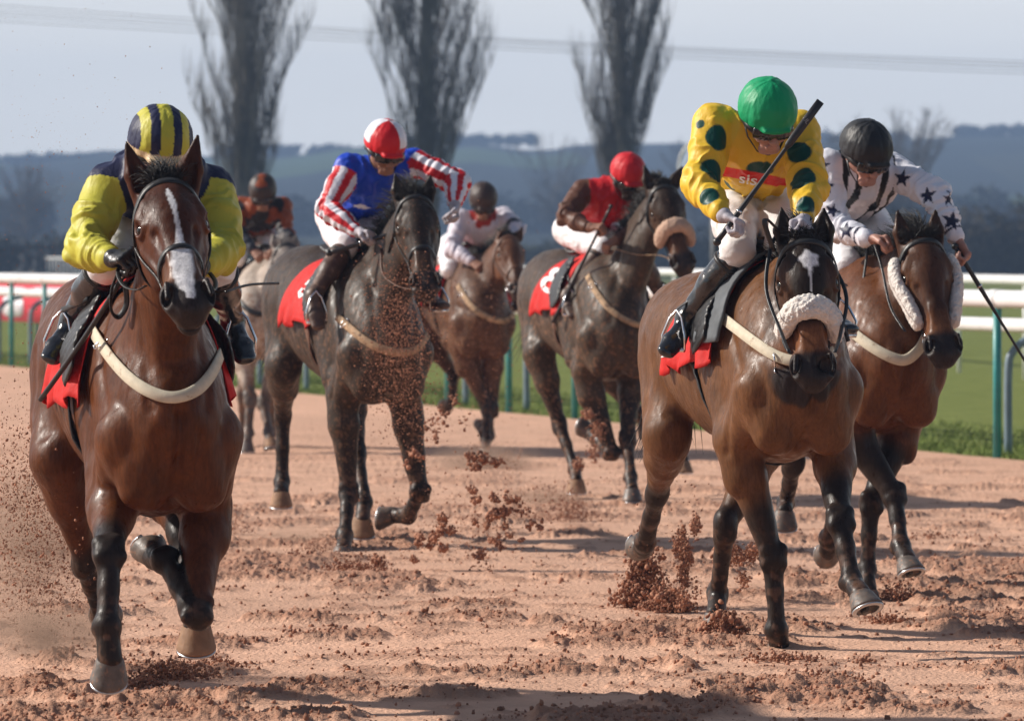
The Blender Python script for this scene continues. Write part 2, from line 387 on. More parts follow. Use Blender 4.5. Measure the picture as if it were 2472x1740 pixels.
M_boot = mat('black_boot', (.012, .012, .014), .16, .6, var=.2, vscale=12, bump=.5, bscale=22, bdist=.01, dirt=(.12, .09, .08), dirtscale=14, dirtamt=.22, coat=.4)
M_boot_blue = mat('dusty_boot', (.06, .075, .095), .4, .5, var=.35, vscale=20, bump=.3, bscale=22, bdist=.01, dirt=(.16, .17, .19), dirtscale=16, dirtamt=.5)
M_boot_brown = mat('muddy_boot', (.09, .05, .035), .5, .5, var=.3, vscale=12, bump=.3, bscale=30, dirt=(.25, .15, .10), dirtscale=20, dirtamt=.4)
M_skin = mat('skin', (.44, .235, .185), .5, .4, var=.08, vscale=25, bump=.15, bscale=90, sss=.15)
M_skin_dirty = mat('muddied_skin', (.30, .15, .10), .6, .4, var=.25, vscale=25, dirt=DIRT, dirtscale=40, dirtamt=.5)
M_skin_dark = mat('mud_masked_skin', (.05, .03, .024), .6, .4, var=.3, vscale=25)
M_glove_black = mat('black_glove', (.015, .015, .016), .35, .5, var=.2, vscale=30, bump=.3, bscale=50)
M_glove_grey = mat('grey_glove', (.46, .43, .47), .7, .3, var=.22, vscale=26, bump=.4, bscale=60, bdist=.006)
M_lens = mat('goggle_lens', (.012, .012, .013), .08, .6, var=.1, coat=.6)
M_rubber = mat('goggle_frame', (.02, .02, .021), .45, .5, var=.2, vscale=20)
M_whip = mat('whip_black', (.022, .02, .022), .42, .5, var=.25, vscale=40)
M_letter = mat('printed_lettering', (.85, .84, .83), .6, .3, var=.03)
M_letter_grey = mat('stitched_lettering', (.28, .28, .29), .6, .3, var=.05)
# ================================================================ HORSES
class Horse:
    """one galloping horse: torso in its own frame, head and legs by joints on measured lines of sight"""
    def __init__(s, **k):
        s.__dict__.update(k)
        a = math.radians(s.yaw); s.h = V(math.sin(a), -math.cos(a), 0); s.l = V(math.cos(a), math.sin(a), 0)
        # origin: ground point under the withers; chest front (x=.42) sits on pixel column chest_px at depth d
        c = unproj(s.chest_px, 900, s.d); s.O = V(c[0], c[1], 0) - s.h * .42
        s.sz = getattr(s, 'size', 1.0); s.tp = math.tan(math.radians(getattr(s, 'pitch', 0)))
    def loc(s, x, y, z): return s.O + s.h * x * s.sz + s.l * y * s.sz + V(0, 0, 1) * ((z + s.dz) * s.sz + x * s.tp)
    def at(s, px, py, x):
        """point on the line of sight whose forward distance from the withers is x"""
        v = ray(px, py); t = ((s.O - CAM) @ s.h + x) / (v @ s.h); return CAM + v * t
    def build(s, name_label):
        B = Solid(); loc = s.loc; side = s.l; Z = V(0, 0, 1)
        st = [(-1.47, 1.30, .10, .12), (-1.38, 1.31, .17, .20), (-1.18, 1.315, .235, .265), (-.95, 1.285, .26, .285), (-.7, 1.24, .270, .295), (-.45, 1.195, .278, .325), (-.2, 1.18, .265, .355), (.05, 1.165, .245, .385), (.25, 1.12, .225, .36), (.40, 1.08, .20, .27), (.49, 1.06, .13, .17)]
        wid = getattr(s, 'wid', 1.0)
        B.loft([loc(x, 0, z) for x, z, a, b in st], [(a * wid, b) for x, z, a, b in st], side, 3, .03)
        B.limb(loc(.12, 0, 1.46), loc(-.2, 0, 1.50), (.05, .08), (.045, .06), side, .08)
        B.limb(loc(-.9, 0, 1.52), loc(-1.3, 0, 1.47), (.06, .06), (.05, .06), side, .08)
        # head frame
        s.poll = s.at(*s.poll_px); L = s.sz * .60
        s.muz = reach(s.poll, *s.muz_px, L, True); A = nz(s.muz - s.poll)
        N0 = nz(-s.poll + CAM + V(0, 0, 3)); N = nz(N0 - A * (N0 @ A)); S = np.cross(N, A)   # horse's left when facing the camera
        if S @ side < 0: S = -S
        tr = math.radians(getattr(s, 'turn', 0)); N, S = N * math.cos(tr) + S * math.sin(tr), S * math.cos(tr) - N * math.sin(tr)
        s.A, s.N, s.S, s.L = A, N, S, L; q = s.sz * getattr(s, 'headw', 1.0)
        hp = lambda t, y, o: s.poll + A * t * L + S * y * q - N * o * q
        s.hp = hp
        # neck
        nb = loc(.10, 0, 1.20); ne = hp(.16, 0, .13); up = loc(-.06, 0, 1.42); dn = loc(.30, 0, .98)
        nv = ne - loc(.05, 0, 1.30)
        m1 = loc(.17, 0, 1.22) + nv * .30 + Z * .03; m2 = loc(.12, 0, 1.27) + nv * .66 + Z * .045
        B.loft([nb, m1, m2, ne], [(.150, .31), (.108, .215), (.080, .155), (.075, .112)], side, 4, .05)
        B.limb(up, hp(.0, 0, .10), (.05, .09), (.045, .06), side, .07)            # crest
        s.neck_mid = m1
        # head
        s.i0 = len(B.pr)
        hs = [(-.03, .085, .072, .075), (.10, .09, .088, .105), (.24, .10, .105, .125), (.36, .105, .094, .125), (.50, .095, .070, .100), (.64, .082, .056, .080), (.78, .072, .053, .066), (.90, .070, .058, .062), (.98, .075, .050, .050)]
        B.loft([hp(t, 0, o) for t, o, a, b in hs], [(a * q, b * q) for t, o, a, b in hs], S, 3, .015)
        for g in (-1, 1):
            B.ell(hp(.34, g * .062, .155), (.034 * q, .115 * q, .085 * q), (S, A, N), .03)        # cheek plate
            B.limb(hp(.17, g * .072, .028), hp(.29, g * .103, .048), .024 * q, .017 * q, S, .028)  # brow
            B.ell(hp(.165, g * .074, .034), (.018, .036, .016), (S, A, N), .025, True)              # hollow above the eye
            de = nz(S * g * .86 + N * .42); E0 = hp(.300, g * .084, .060); pe = nz(np.cross(de, A))
            setattr(s, 'eye%d' % g, (E0, de)); B.ell(E0 + de * .028 * q, (.018 * q, .028 * q, .019 * q), (de, A, pe), .008, True)
            up = [E0 + de * .016 * q + A * math.cos(w) * .029 * q + pe * math.sin(w) * .020 * q for w in np.linspace(0, 2 * math.pi, 13)]
            for i in range(12): B.limb(up[i], up[i + 1], .0065 * q, .0065 * q, S, .007)
            pn = pe if pe @ N > 0 else -pe
            B.limb(E0 + pn * .026 * q - A * .030 * q + de * .008, E0 + pn * .030 * q + A * .012 * q + de * .010, .012 * q, .009 * q, S, .018)
            B.limb(hp(.38, g * .090, .105), hp(.60, g * .066, .085), .014 * q, .009 * q, S, .014)  # facial crest
            B.limb(hp(.62, g * .028, .02), hp(.86, g * .030, .028), .018 * q, .018 * q, S, .02)    # nasal edge
            B.ell(hp(.905, g * .054, .046), (.030 * q, .056 * q, .036 * q), (S + N * .25 * g * 0, A, N), .022)
            B.ell(hp(.935, g * .064, .022), (.019 * q, .040 * q, .030 * q), (nz(S * 1.0 - A * .35 * g), nz(A + S * .35 * g), N), .010, True)  # nostril
            B.limb(hp(.86, g * .060, .006), hp(.97, g * .066, .010), .009 * q, .008 * q, S, .012)
        for g in (-1, 1): B.limb(hp(.42, g * .064, .018), hp(.72, g * .056, .024), .010 * q, .008 * q, S, .022, True)
        B.ell(hp(.98, 0, .055), (.047 * q, .046 * q, .045 * q), (S, A, N), .03)
        B.ell(hp(.945, 0, .128), (.038 * q, .050 * q, .030 * q), (S, A, N), .018)               # lower lip
        B.ell(hp(1.02, 0, .112), (.062 * q, .040 * q, .006), (S, A, N), .008, True)            # mouth line
        # ears
        ears = getattr(s, 'ears', None)
        for g in (-1, 1):
            eb = hp(.015, g * .062, .075); et = unproj(ears[0 if g < 0 else 1][0], ears[0 if g < 0 else 1][1], eb[1] + getattr(s, 'earback', .03)) if ears else hp(-.27, g * .075, .07)
            ed = nz(et - eb); el = np.linalg.norm(et - eb); wv = nz(S - ed * (S @ ed)); fr = np.cross(wv, ed); fr = fr if fr @ N > 0 else -fr
            B.limb(eb - ed * .01, eb + ed * el * .45, (.036 * q, .030 * q), (.040 * q, .028 * q), wv, .02); B.limb(eb + ed * el * .45, eb + ed * el * .97, (.040 * q, .028 * q), (.006, .006), wv, .012)
            B.limb(eb + ed * el * .20 + fr * .026 * q, eb + ed * el * .84 + fr * .014, (.024 * q, .020 * q), (.006, .006), wv, .010, True)
            setattr(s, 'ear%d' % g, (eb, ed, el, wv, fr))
        s.i1 = len(B.pr)
        # shoulders, breast
        for g in (-1, 1):
            gs = g * wid
            B.limb(loc(-.02, gs * .11, 1.40), loc(.37, gs * .165, 1.02), (.055, .12), (.072, .11), side, .06)
            B.ell(loc(.44, gs * .088, .95), (.098, .115, .165), (side, s.h, Z), .025)
            B.ell(loc(.41, gs * .175, 1.05), (.070, .085, .085), (side, s.h, Z), .03)
            B.limb(loc(.40, gs * .17, 1.05), loc(.44, gs * .13, .86), (.08, .08), (.07, .07), side, .05)
            B.limb(loc(-.10, gs * .19, 1.22), loc(.10, gs * .20, .90), (.075, .12), (.07, .09), side, .06)
        # front legs
        s.bones = []; s.hoofs = []; size = s.sz
        def foreleg(g, J):
            ex = J.get('e', (.14, .19, .82)); E = loc(ex[0], g * ex[1], ex[2]); SP = loc(.38, g * .165, 1.02)
            K = reach(E, *J['k'][:2], .45 * size, J['k'][2]); Fk = reach(K, *J['f'][:2], .27 * size, J['f'][2]); C = reach(Fk, *J['c'][:2], .115 * size, J['c'][2])
            B.limb(SP, E, (.085, .10), (.078, .10), side, .05)
            m = lerp(E, K, .3)
            B.limb(E, m, (.082, .105), (.078, .095), side, .04); B.limb(m, lerp(E, K, .88), (.077, .092), (.047, .055), side, .03)
            B.ell(lerp(E, K, .18) + side * g * .022, (.060, .078, .12), (side, np.cross(side, nz(K - E)), nz(K - E)), .035)
            kd = nz(K - E) + nz(Fk - K); kd = kd - side * (kd @ side); kd = kd if np.linalg.norm(kd) > .35 else nz(K - E)
            B.ell(K, (.058, .056, .062), (side, np.cross(side, nz(kd)), nz(kd)), .022)
            cf = nz(np.cross(nz(Fk - K), side)); kf = nz(np.cross(nz(kd), side))
            for sy in (-1, 1): B.ell(K + side * sy * .030 - nz(kd) * .030 + kf * .020, .028, None, .012); B.ell(K + side * sy * .032 + nz(kd) * .030 + kf * .015, .024, None, .012); B.ell(Fk + side * sy * .026 - cf * .028, .022, None, .012)
            B.ell(K - kf * .045 + nz(kd) * -.01, (.026, .030, .036), None, .012)
            B.limb(lerp(K, Fk, .1), lerp(K, Fk, .5), (.043, .044), (.034, .037), side, .02); B.limb(lerp(K, Fk, .45), lerp(K, Fk, .95), (.033, .037), (.037, .040), side, .02)
            B.limb(lerp(K, Fk, .12) - cf * .030, lerp(K, Fk, .9) - cf * .032, .016, .017, side, .010)           # tendon
            B.ell(Fk - cf * .008, (.046, .050, .044), (side, cf, nz(Fk - K)), .018)
            B.limb(Fk, C, (.036, .039), (.043, .046), side, .02)
            s.bones.append((E, K, Fk, C)); s.add_hoof(C, nz(C - Fk), side, J)
        def hindleg(g, J):
            sx = J.get('s', (-.80, .20, .92)); ST = loc(sx[0], g * sx[1], sx[2]); HP = loc(-1.10, g * .13, 1.22)
            K = reach(ST, *J['k'][:2], .44 * size, J['k'][2]); Fk = reach(K, *J['f'][:2], .36 * size, J['f'][2]); C = reach(Fk, *J['c'][:2], .115 * size, J['c'][2])
            B.limb(HP, ST, (.125, .22), (.095, .14), side, .06)
            B.limb(loc(-1.36, g * .10, 1.22), lerp(ST, K, .35), (.09, .10), (.06, .07), side, .06)
            B.limb(ST, lerp(ST, K, .4), (.092, .13), (.080, .10), side, .04); B.limb(lerp(ST, K, .4), lerp(ST, K, .92), (.075, .09), (.044, .052), side, .03)
            kd = nz(nz(K - ST) + nz(Fk - K)); bk = nz(np.cross(side, kd))
            B.ell(K, (.052, .060, .072), (side, bk, kd), .02); B.limb(K + bk * .055 - kd * .05, K + bk * .035 + kd * .06, .024, .02, side, .02)
            B.limb(lerp(ST, K, .45) + bk * .07, K + bk * .055 - kd * .05, .022, .02, side, .02)                 # achilles
            B.limb(lerp(K, Fk, .12), lerp(K, Fk, .5), (.042, .049), (.034, .039), side, .02); B.limb(lerp(K, Fk, .45), lerp(K, Fk, .95), (.033, .038), (.038, .041), side, .02)
            B.limb(lerp(K, Fk, .12) + bk * .032, lerp(K, Fk, .9) + bk * .033, .016, .017, side, .010)
            B.ell(Fk + bk * .008, (.047, .051, .045), (side, bk, nz(Fk - K)), .018)
            B.limb(Fk, C, (.037, .040), (.043, .046), side, .02)
            s.bones.append((ST, K, Fk, C)); s.add_hoof(C, nz(C - Fk), side, J)
        if s.rf: foreleg(-1, s.rf)
        if s.lf: foreleg(1, s.lf)
        if s.rh: hindleg(-1, s.rh)
        if s.lh: hindleg(1, s.lh)
        v, f = B.mesh(s.res)
        # surface life: veins, ribs, muscle relief
        n = vnormals(v, f); P = (v - s.O) @ np.stack([s.h, s.l, Z], 1)
        d = (fbm(P * 7, 3, 3) - .5) * .012 + (fbm(P * V(16, 16, 7), 2, 9) - .5) * .006
        hd, _ = segdist(v, hp(.1, 0, .08), hp(1, 0, .06)); d *= np.where(hd < .16, .35, 1.0)
        bv0 = bvh_of(v, f); ploc = lambda w: V((w - s.O) @ s.h, (w - s.O) @ s.l, w[2])
        for cur, wd, dp in (([loc(.02, 1, 1.50), loc(.20, 1, 1.28), loc(.38, .8, 1.12)], .030, .013), ([loc(-.10, 1, 1.38), loc(-.18, 1, 1.15), loc(-.04, 1, .93)], .032, .012), ([loc(.9, .0, 1.12), loc(.9, 0, .95), loc(.8, 0, .78)], .026, .018),
                            ([loc(.9, .17, 1.04), loc(.9, .19, .92), loc(.8, .17, .80)], .024, .012), ([loc(.62, .12, 1.14), hp(.62, .5, .3)], .026, .010), ([loc(-.74, 1, 1.02), loc(-.84, 1, 1.22), loc(-.80, 1, 1.40)], .045, .014),
                            ([loc(-1.25, 1, 1.42), loc(-1.30, 1, 1.15), loc(-1.15, 1, .92)], .025, .009), ([loc(.30, 1, .98), loc(.22, 1, .80)], .022, .008), ([loc(-1.0, 1, 1.30), loc(-.92, 1, 1.0)], .03, .008)):
            for g in (-1, 1):
                pts = []
                for w in cur:
                    m_ = (w - s.O) @ s.l; w = w + s.l * (g - 1) * m_ ; c_ = s.O + s.h * min((w - s.O) @ s.h, .36) + V(0, 0, w[2]); hh_, _n = cast(bv0, w, c_ - w, 3)
                    if hh_ is not None: pts.append(hh_)
                if len(pts) < 2: continue
                best = np.full(len(v), 9.0); lo_, hi_ = np.min(pts, 0) - .12, np.max(pts, 0) + .12; sel = np.all((v > lo_) & (v < hi_), 1)
                if not sel.any(): continue
                bb = np.full(sel.sum(), 9.0)
                for i in range(len(pts) - 1): dd_, _t = segdist(v[sel], pts[i], pts[i + 1]); bb = np.minimum(bb, dd_)
                d[sel] -= dp * np.exp(-(bb / wd) ** 2)
        v = v + n * d[:, None]
        s.v, s.f, s.nrm, s.P = v, f, n, P; s.bvh = bvh_of(v, f)
        BT = Solid(); BT.pr = B.pr[:s.i0] + B.pr[s.i1:]; s.bvh_t = bvh_of(*BT.mesh(.016))
        col = s.paint(v, P, n)
        s.root = empty('racehorse', s.O, name_label, 'horse', 'racehorses galloping in the field')
        s.body = mesh_obj('body', v, f, s.coat_mat, s.root, col=col)
        for g in (-1, 1):
            m = MB(); E0, de = getattr(s, 'eye%d' % g); m.ball(E0 + de * .0015, .0235 * q, 16, 12); e = m.build('eye', M_eye, s.root)
        s.build_hoofs(); s.build_hair()
        return s
    def paint(s, v, P, n):
        base = np.array(s.coat); dark = np.array(getattr(s, 'dark', (.02, .013, .010)))
        c = np.tile(base, (len(v), 1)); nn = fbm(P * 3.1, 3, 21)[:, None]; c = c * (.75 + .5 * nn)
        L, hp, q = s.L, s.hp, s.sz
        r = v - s.poll; t = (r @ s.A) / L; y = (r @ s.S) / q; o = -(r @ s.N) / q
        head = smooth(.22, .15, np.sqrt((y * 1.0) ** 2 + (o - .09) ** 2)) * smooth(-.6, -.3, t) * smooth(1.3, 1.1, t)
        hc = np.array(getattr(s, 'head_col', s.coat)); tan = np.array(getattr(s, 'muzzle_tan', s.coat))
        head = head * np.where(t > .5, smooth(.212, .188, o), 1.0)
        w = head[:, None]; c = c * (1 - w) + w * hc * (.8 + .4 * nn)
        ck = (smooth(.055, .09, np.abs(y)) * smooth(.1, .3, t) * smooth(.75, .55, t) * head)[:, None]; cheek = np.array(getattr(s, 'cheek', s.coat)); c = c * (1 - ck) + ck * cheek
        w = (smooth(.60, .70, t) * smooth(.90, .80, t) * head)[:, None]; c = c * (1 - w) + w * tan
        w = (smooth(.80, .88, t + .03 * (nn[:, 0] - .5)) * head * smooth(1.3, 1.2, t))[:, None]; c = c * (1 - w) + w * np.array(getattr(s, 'muzzle_dark', (.03, .022, .02)))
        nost = np.zeros(len(v))
        for g in (-1, 1): nost = np.maximum(nost, smooth(.030, .020, np.linalg.norm((v - hp(.938, g * .064, .020)) * 1.0, axis=1)))
        for g in (-1, 1):
            eb, ed, el, wv, fr = getattr(s, 'ear%d' % g); rel = v - eb; te = rel @ ed / el; fo = np.abs(rel @ wv)
            w = (smooth(.13, .25, te) * (fo < .05) * (te < 1.2) * (np.abs(rel @ fr) < .05)); inner = w * smooth(.6, .9, (n @ -fr)) * 0
            tip = (smooth(.6, .95, te) * (fo < .05) * (te < 1.2) * (np.abs(rel @ fr) < .05))[:, None]; c = c * (1 - tip * .8) + tip * .8 * dark
        # white markings in the head's own frame
        wm = np.zeros(len(v)); top = smooth(.10, .07, o) * (t > .02) * (t < 1.05)
        wob = (fbm(P * 28, 2, 5) - .5)
        for kind, *a in getattr(s, 'marks', []):
            if kind == 'star':
                tc, yc, rt, ry = a; ang = np.arctan2((y - yc) / ry, (t - tc) / rt); rr = np.sqrt(((t - tc) / rt) ** 2 + ((y - yc) / ry) ** 2) * (1 + .14 * np.sin(ang * 5 + .6) + .5 * wob)
                wm = np.maximum(wm, smooth(1.1, .8, rr) * top)
            if kind == 'strip':
                pts = np.array(a[0]); yc = np.interp(t, pts[:, 0], pts[:, 1]); hw = np.interp(t, pts[:, 0], pts[:, 2]) * (1 + .8 * wob)
                wm = np.maximum(wm, smooth(1.15, .8, np.abs(y - yc) / (hw + 1e-4)) * (t > pts[0, 0]) * (t < pts[-1, 0]) * top)
        wm = wm[:, None] * head[:, None]; c = c * (1 - wm) + wm * np.array((.72, .70, .70))
        w = nost[:, None]; c = c * (1 - w) + w * np.array((.012, .008, .008))
        # black points on the legs
        for i, (E, K, Fk, C) in enumerate(s.bones):
            d1, t1 = segdist(v, E, K); d2, _ = segdist(v, K, Fk); d3, _ = segdist(v, Fk, C)
            up = s.legdark[i] if hasattr(s, 'legdark') else .75
            w = np.maximum(np.maximum(((d2 < .09) & (d2 < d1 + .004)) * 1.0, ((d3 < .09) & (d3 < d1 + .004)) * 1.0), (d1 < .10) * smooth(up - .12, up + .12, t1 + .15 * (nn[:, 0] - .5)))
            w = np.minimum(w, smooth(.115, .085, np.minimum(np.minimum(d1, d2), d3)))[:, None]
            c = c * (1 - w) + w * dark * (.8 + .6 * nn)
        lw = (smooth(.60, .25, P[:, 2]) * smooth(.50, .66, fbm(P * 34, 3, 77)) * .55)[:, None]; c = c * (1 - lw) + lw * np.array((.16, .085, .055))   # sand caked on the lower legs
        if hasattr(s, 'dust'):      # sand thrown over the chest and legs
            sp = fbm(P * 60, 2, 31); zz = P[:, 2]; w = (smooth(.60, .70, sp) * smooth(1.75, 1.1, zz) * s.dust)[:, None]; c = c * (1 - w) + w * np.array((.22, .11, .06))
        return c
    def add_hoof(s, C, p, side, J):
        # rotate the pastern direction backwards about the limb's side axis to get the sole normal
        ang = math.radians(J.get('flex', 38)); fw = nz(np.cross(p, side))
        n = nz(p * math.cos(ang) - fw * math.sin(ang)) if 'n' not in J else nz(V(*J['n']))
        ft = nz(fw - n * (fw @ n)) if 'toe' not in J else nz(V(*J['toe']) - n * (V(*J['toe']) @ n))
        s.hoofs.append((C, n, ft, J.get('hm', 0), J.get('hs', 1.0)))
    def build_hoofs(s):
        for C, n, ft, hm, hs in s.hoofs:
            sd = np.cross(n, ft); R = s.sz * hs * .93; rings = [(-.020, .038, 0), (-.006, .047, 0), (.004, .053, .002), (.028, .059, .011), (.054, .066, .021), (.070, .071, .027), (.075, .0695, .028)]
            vs = []; fs = []; M = 20
            for hgt, r, sh in rings:
                for k in range(M):
                    a = 2 * math.pi * k / M; fwd = math.cos(a); lat = math.sin(a)
                    hh = hgt * (1.0 if hgt < 0 else (.62 + .38 * max(0, (fwd + 1) / 2) ** .7)); rr = r * (1.06 if fwd > 0 else .98)
                    vs.append(C + n * (hgt) * R + ft * (sh + fwd * rr) * R + sd * lat * r * R)
            for i in range(len(rings) - 1):
                for k in range(M): fs.append((i * M + k, i * M + (k + 1) % M, (i + 1) * M + (k + 1) % M, (i + 1) * M + k))
            b = len(vs); cen = C + (n * .075 + ft * .028) * R
            for k in range(M):
                a = 2 * math.pi * k / M; vs.append(cen - n * .010 * R + ft * math.cos(a) * .046 * R + sd * math.sin(a) * .044 * R)
            vs.append(cen - n * .014 * R)
            o = (len(rings) - 1) * M
            for k in range(M): fs.append((o + k, o + (k + 1) % M, b + (k + 1) % M, b + k)); fs.append((b + k, b + (k + 1) % M, b + M))
            fs.append(tuple(range(M - 1, -1, -1)))
            hf = mesh_obj('hoof', np.array(vs), fs, M_hoof_tan if hm else M_hoof, s.root)
            m = MB(); pts = []
            for k in range(17):
                a = math.radians(-148 + 296 * k / 16); pts.append(cen + n * .004 * R + (ft * math.cos(a) * .063 + sd * math.sin(a) * .060) * R)
            m.ribbon(pts, [n] * 17, .020 * R, .007); 
            fr = MB(); fr.tube([cen - n * .006 * R - ft * .048 * R, cen + n * .001 * R - ft * .01 * R, cen - n * .008 * R + ft * .02 * R], [.018 * R, .011 * R, .003], 6); 
            mesh_obj('horseshoe', np.concatenate(m.v), m.f, M_shoe, hf); mesh_obj('frog', np.concatenate(fr.v), fr.f, M_leather, hf)
    def build_hair(s):
        r = random.Random(int(s.chest_px)); hair = getattr(s, 'hair_mat', M_hair)
        def lock(m, p, d, L, w, wind, droop=.4):
            pts = [p]; d = nz(d)
            for i in range(5):
                pts.append(pts[-1] + d * L / 5); d = nz(d + wind * .22 + V(0, 0, -droop * .25) + V(r.gauss(0, .10), r.gauss(0, .10), r.gauss(0, .10)))
            m.tube(pts, [w, w * .9, w * .75, w * .55, w * .35, w * .1], 4, cap=False)
        back = -s.h
        m = MB(); fa = getattr(s, 'forelock', .5)
        for i in range(int(520 * fa) + 160):
            p = s.hp(r.uniform(-.05, .03), r.uniform(-.045, .045), r.uniform(.005, .06)); lock(m, p, -s.A * .45 + s.N * .5 + s.S * r.uniform(-.8, .8), r.uniform(.02, .05 + .07 * fa), .0019, back * .7 + s.S * r.uniform(-.8, .8), 1.1)
        m.build('forelock', hair, s.root)
        m = MB(); p0, p1 = s.hp(-.02, 0, .05), s.loc(.0, 0, 1.55); fl = getattr(s, 'mane', .5)
        for i in range(700):
            t = r.random(); p = lerp(p0, p1, t) + V(0, 0, .06 * math.sin(t * math.pi)) + s.l * r.uniform(-.02, .02)
            hit, nn = cast(s.bvh, p + V(0, 0, .35), V(0, 0, -1), .6)
            if hit is None: continue
            lock(m, hit - V(0, 0, .01), V(0, 0, .8) + s.l * r.uniform(-.6, .6) + back * .3, r.uniform(.04, .06 + .12 * fl), .0026, back * .8 + s.l * getattr(s, 'mane_side', -.4), .6)
        m.build('mane', hair, s.root)
        m = MB(); b = s.loc(-1.47, 0, 1.36)
        for i in range(120):
            lock(m, b + s.l * r.uniform(-.03, .03) + V(0, 0, r.uniform(-.04, .03)), back * .5 + V(0, 0, r.uniform(-1.1, -.6)) + s.l * r.uniform(-.10, .10), r.uniform(.40, .65), .007, back * .15 + s.l * r.uniform(-.05, .05), .35)
        m.build('tail', hair, s.root)
    # -- surface look-ups for tack
    def bp(s, x, ang, off=.006):
        """torso surface at forward position x, angle from the spine (+ = horse's left), degrees"""
        a = math.radians(ang); c = s.loc(x, 0, 1.17); d = s.l * math.sin(a) + V(0, 0, 1) * math.cos(a)
        R = .62 if abs(ang) < 75 else .44
        h, n = cast(s.bvh, c + d * R, -d, R)
        if h is None: h = c + d * .3; n = d
        if n @ d < 0: n = -n
        return h + n * off, n
    def hs(s, t, ang, off=.004):
        a = math.radians(ang); c = s.hp(t, 0, .09); d = s.N * math.cos(a) + s.S * math.sin(a)
        h, n = cast(s.bvh, c + d * .3, -d, .3)
        if h is None: h = c + d * .09; n = d
        return h + n * off, d
    def strap_head(s, m, path, width, n=5, off=.004, thick=.004):
        P = catmull([V(t, a, 0) for t, a in path], n); pts = []; ns = []
        for p in P:
            h, d = s.hs(p[0], p[1], off); pts.append(h); ns.append(d)
        for _ in range(2):
            for i in range(1, len(pts) - 1): pts[i] = (pts[i - 1] + pts[i] * 2 + pts[i + 1]) / 4 + ns[i] * .0006
        m.ribbon(pts, ns, width, thick); return pts
    def strap_px(s, m, path, width, n=6, off=.006, thick=.005, bvh=None, smoothn=4):
        P = catmull([V(x, y, 0) for x, y in path], n); pts = []; ns = []
        for p in P:
            h, nn = cast(bvh or s.bvh_t, CAM, ray(p[0], p[1]), 80)
            if h is not None: pts.append(h + nn * off); ns.append(nn)
        if len(pts) < 3: return []
        for _ in range(smoothn):
            for i in range(1, len(pts) - 1):
                q = (pts[i - 1] + pts[i] * 2 + pts[i + 1]) / 4; pts[i] = q if (q - pts[i]) @ ns[i] > -.004 else pts[i]; ns[i] = nz(ns[i - 1] + ns[i] * 2 + ns[i + 1])
        m.ribbon(pts, ns, width, thick); return pts
    def bridle(s, strapmat=M_leather, nose=True, fleece=None, fleece_cheek=False, nose_t=.60):
        q = s.sz; m = MB()
        s.strap_head(m, [(.30, -108), (.16, -84), (.07, -50), (.045, 0), (.07, 50), (.16, 84), (.30, 108)], .024, 5)
        br = m.build('bridle', strapmat, s.root)
        def sub(fn, name, material):
            m = MB(); fn(m); return mesh_obj(name, np.concatenate(m.v), m.f, material, br)
        for g in (-1, 1):
            sub(lambda m: s.strap_head(m, [(.10, g * 82), (.25, g * 108), (.45, g * 104), (.62, g * 100), (.80, g * 96)], .019, 4), 'cheekpiece', strapmat)
            sub(lambda m: s.strap_head(m, [(.12, g * 100), (.30, g * 128), (.42, g * 150), (.46, g * 178)], .016, 4), 'throatlatch', strapmat)
            c, d = s.hs(.78, g * 108, .006)
            def ring(m):
                m.torus(c, s.S, .031 * q, .0045, 22, 6, 1.0); m.tube([c + s.A * .03 - s.N * .01, c + s.A * .055 * q], .004, 6); m.tube([s.hp(.80, 0, .12), c], .007, 6)
            sub(ring, 'bit_ring', M_metal)
        if nose:
            sub(lambda m: s.strap_head(m, [(nose_t + .10, -128), (nose_t + .06, -96), (nose_t, -50), (nose_t - .02, 0), (nose_t, 50), (nose_t + .06, 96), (nose_t + .10, 128)], .021, 5, .005), 'noseband', strapmat)
        if fleece is not None:
            B = Solid(); P = catmull([V(t, a, 0) for t, a in [(nose_t - .01, -88), (nose_t - .04, -58), (nose_t - .07, -20), (nose_t - .07, 20), (nose_t - .03, 58), (nose_t + .02, 92)]], 5); pts = []; ds = []
            for p in P: h, d = s.hs(p[0], p[1], .022); pts.append(h); ds.append(d)
            for _ in range(3):
                for i in range(1, len(pts) - 1): pts[i] = (pts[i - 1] + 2 * pts[i] + pts[i + 1]) / 4 + ds[i] * .001
            rr = random.Random(5)
            for i in range(len(pts) - 1):
                B.limb(pts[i], pts[i + 1], (.046 * q, .030), (.046 * q, .030), s.A, .015)
            for i in range(460):
                u = rr.random() * (len(pts) - 1.01); p = lerp(pts[int(u)], pts[int(u) + 1], u % 1); d = ds[int(u)]; aa = rr.uniform(-1.3, 1.3)
                B.ell(p + d * math.cos(aa) * .030 + s.A * math.sin(aa) * .046 * q, rr.uniform(.005, .009), None, .005)
            v, f = B.mesh(.004 if s.res < .009 else .008); n = vnormals(v, f); v = v + n * ((fbm(v * 75, 2, 4) - .5) * .012)[:, None]
            mesh_obj('sheepskin_noseband', v, f, fleece, br)
